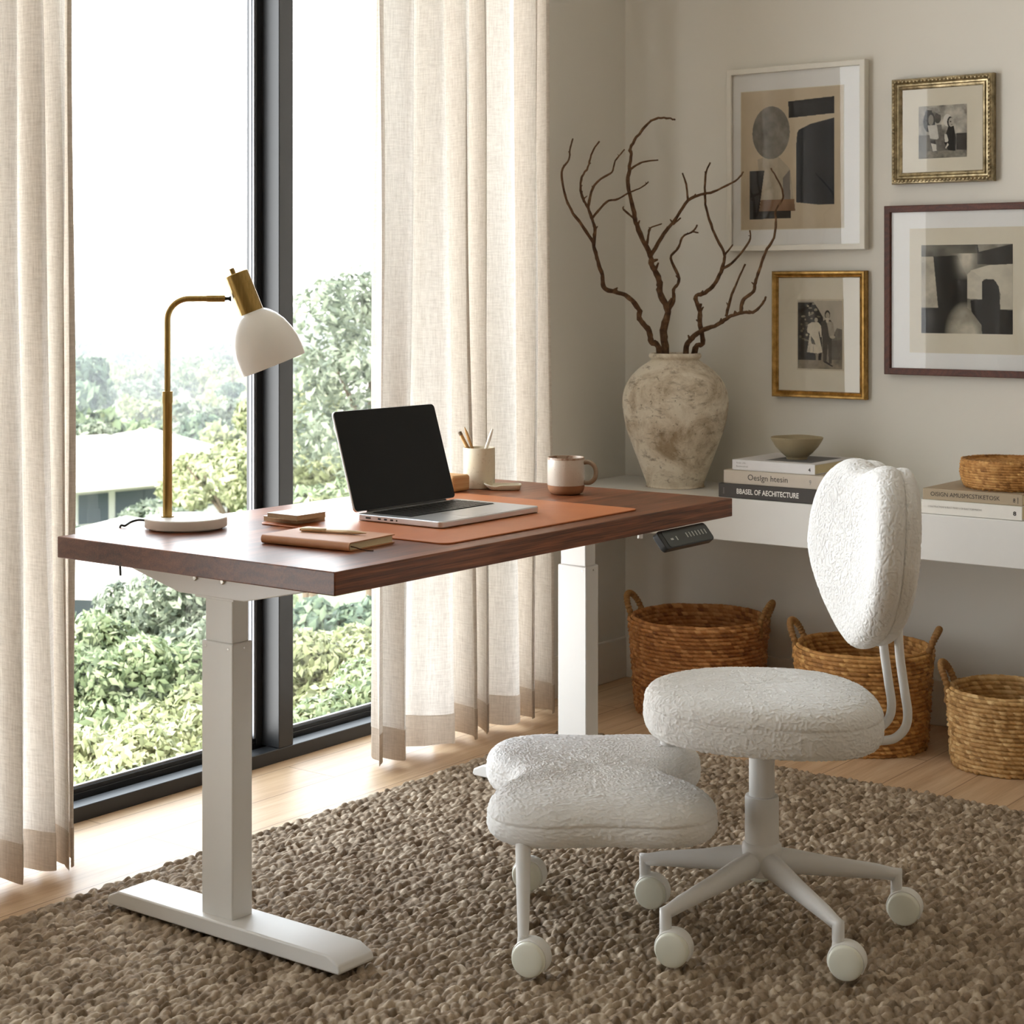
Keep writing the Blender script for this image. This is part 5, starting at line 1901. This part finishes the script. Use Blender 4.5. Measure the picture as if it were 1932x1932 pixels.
# man
P.poly(q([(700, 690), (770, 640), (880, 640), (925, 720), (970, 960), (900, 1010), (905, 1500), (850, 1500), (830, 1100), (800, 1470), (740, 1470), (720, 960)]), '4d463d', tex=.2)
P.poly(q([(800, 660), (925, 690), (960, 900), (930, 990), (850, 960), (830, 800)]), 'a0968440'[:6], tex=.15)
P.ell(.668, .205, .062, .062, '2a251f'); P.ell(.672, .218, .044, .045, 'a89c88'); P.ell(.78, .53, .06, .022, 'b5a994')
P.poly(q([(780, 600), (850, 600), (840, 700), (800, 700)]), 'c5baa6')
P.poly(q([(740, 1470), (800, 1460), (930, 1550), (900, 1560)]), '241f1a')
# woman
P.ell(.395, .262, .062, .040, '2d2720'); P.ell(.415, .285, .038, .034, 'b3a793')
P.poly(q([(440, 740), (520, 690), (640, 690), (700, 760), (710, 980), (690, 990), (660, 850), (650, 900), (725, 1280), (640, 1310), (425, 1285), (480, 920), (430, 890)]), 'd3c8b2', tex=.08)
P.poly(q([(500, 960), (560, 1040), (590, 1130), (520, 1120), (500, 1030)]), '4b4336')
P.poly(q([(590, 1310), (650, 1310), (640, 1500), (560, 1540), (600, 1440)]), '8d8270')
for xx_ in (450, 480, 550): P.poly(q([(xx_, 1110), (xx_ + 12, 1110), (xx_ + 5, 1280), (xx_ - 10, 1280)]), '8e8472', a=.6)
picture('gold framed old photograph of a couple beside a flowering bush', (1454.5, 1631, 513, 748, 509, 755), .0205, .028, 'gilt',
        ['mountcream', ('stone', (.267, .222, .766, .782))], (.278, .234, .752, .770), P, ornate=1)

# 4 dark wood frame, black and white abstract
P = Paint(200, 220, 'c6bda8')
q = norm(1113, 1530, 1068, 1537)
n1 = fbm(P.u, P.v, 5, 20, 5)
P.fill(np.ones_like(P.u, bool), '6b675c', tex=.5, sc=5, seed=21)
P.poly(q([(1113, 1130), (1170, 1130), (1192, 1400), (1113, 1400)]), 'b5ac98', tex=.25, sc=8, seed=22)
P.poly(q([(1370, 1068), (1530, 1068), (1530, 1178), (1372, 1172)]), '2b2925', tex=.35, sc=5)
P.poly(q([(1372, 1068), (1530, 1068), (1378, 1108)]), '8f897b', tex=.3)
P.poly(q([(1170, 1130), (1280, 1125), (1330, 1250), (1325, 1400), (1345, 1420), (1390, 1500), (1390, 1537), (1113, 1537), (1113, 1403), (1192, 1400)]), '25231f', tex=.4, sc=5, seed=23)
sm = np.exp(-((P.u - .50) / .085) ** 2) * np.clip((.40 - P.v) / .22, 0, 1) * (P.v > .10)
P.fill(np.ones_like(P.u, bool), 'd2cab8', a=np.clip(sm * 1.2, 0, 1), tex=.1)
sm = np.clip(1.15 - (((P.u - .48) / .21) ** 2 + ((P.v - 1.0) / .34) ** 2), 0, 1)
P.fill(np.ones_like(P.u, bool), 'b9b19e', a=np.clip(sm * 1.1, 0, 1), tex=.3, sc=6, seed=24)
P.poly(q([(1340, 1205), (1420, 1178), (1530, 1172), (1530, 1408), (1468, 1408), (1475, 1330), (1455, 1262), (1400, 1250), (1392, 1300), (1325, 1300)]), 'c8c0ad', tex=.14, sc=6, seed=25)
P.poly(q([(1325, 1225), (1345, 1205), (1392, 1245), (1392, 1356), (1325, 1352)]), 'c9c1af', tex=.1)
P.poly(q([(1392, 1262), (1410, 1250), (1445, 1252), (1468, 1290), (1474, 1408), (1530, 1412), (1530, 1537), (1392, 1537), (1390, 1490), (1345, 1420), (1340, 1360), (1392, 1356)]), '1f1d1a', tex=.35, sc=5, seed=26)
picture('dark brown framed black and cream abstract print, lower right on the wall', (1667.5, 1989, 391, 706, 377, 716), .0195, .030, 'mahogany',
        ['mount', ('mountcream', (.150, .137, .857, .868))], (.222, .236, .760, .752), P)

# ------------------------------------------------------------------ output look
SC.view_settings.view_transform = 'Standard'
SC.view_settings.look = 'None'
SC.view_settings.gamma = 1.0
SC.view_settings.exposure = 0.16
cy = SC.cycles
cy.use_denoising = True
cy.max_bounces = 10
cy.diffuse_bounces = 6
cy.glossy_bounces = 4
cy.transmission_bounces = 6
cy.transparent_max_bounces = 10
cy.volume_bounces = 0
cy.sample_clamp_indirect = 12
cy.caustics_reflective = False
cy.caustics_refractive = False
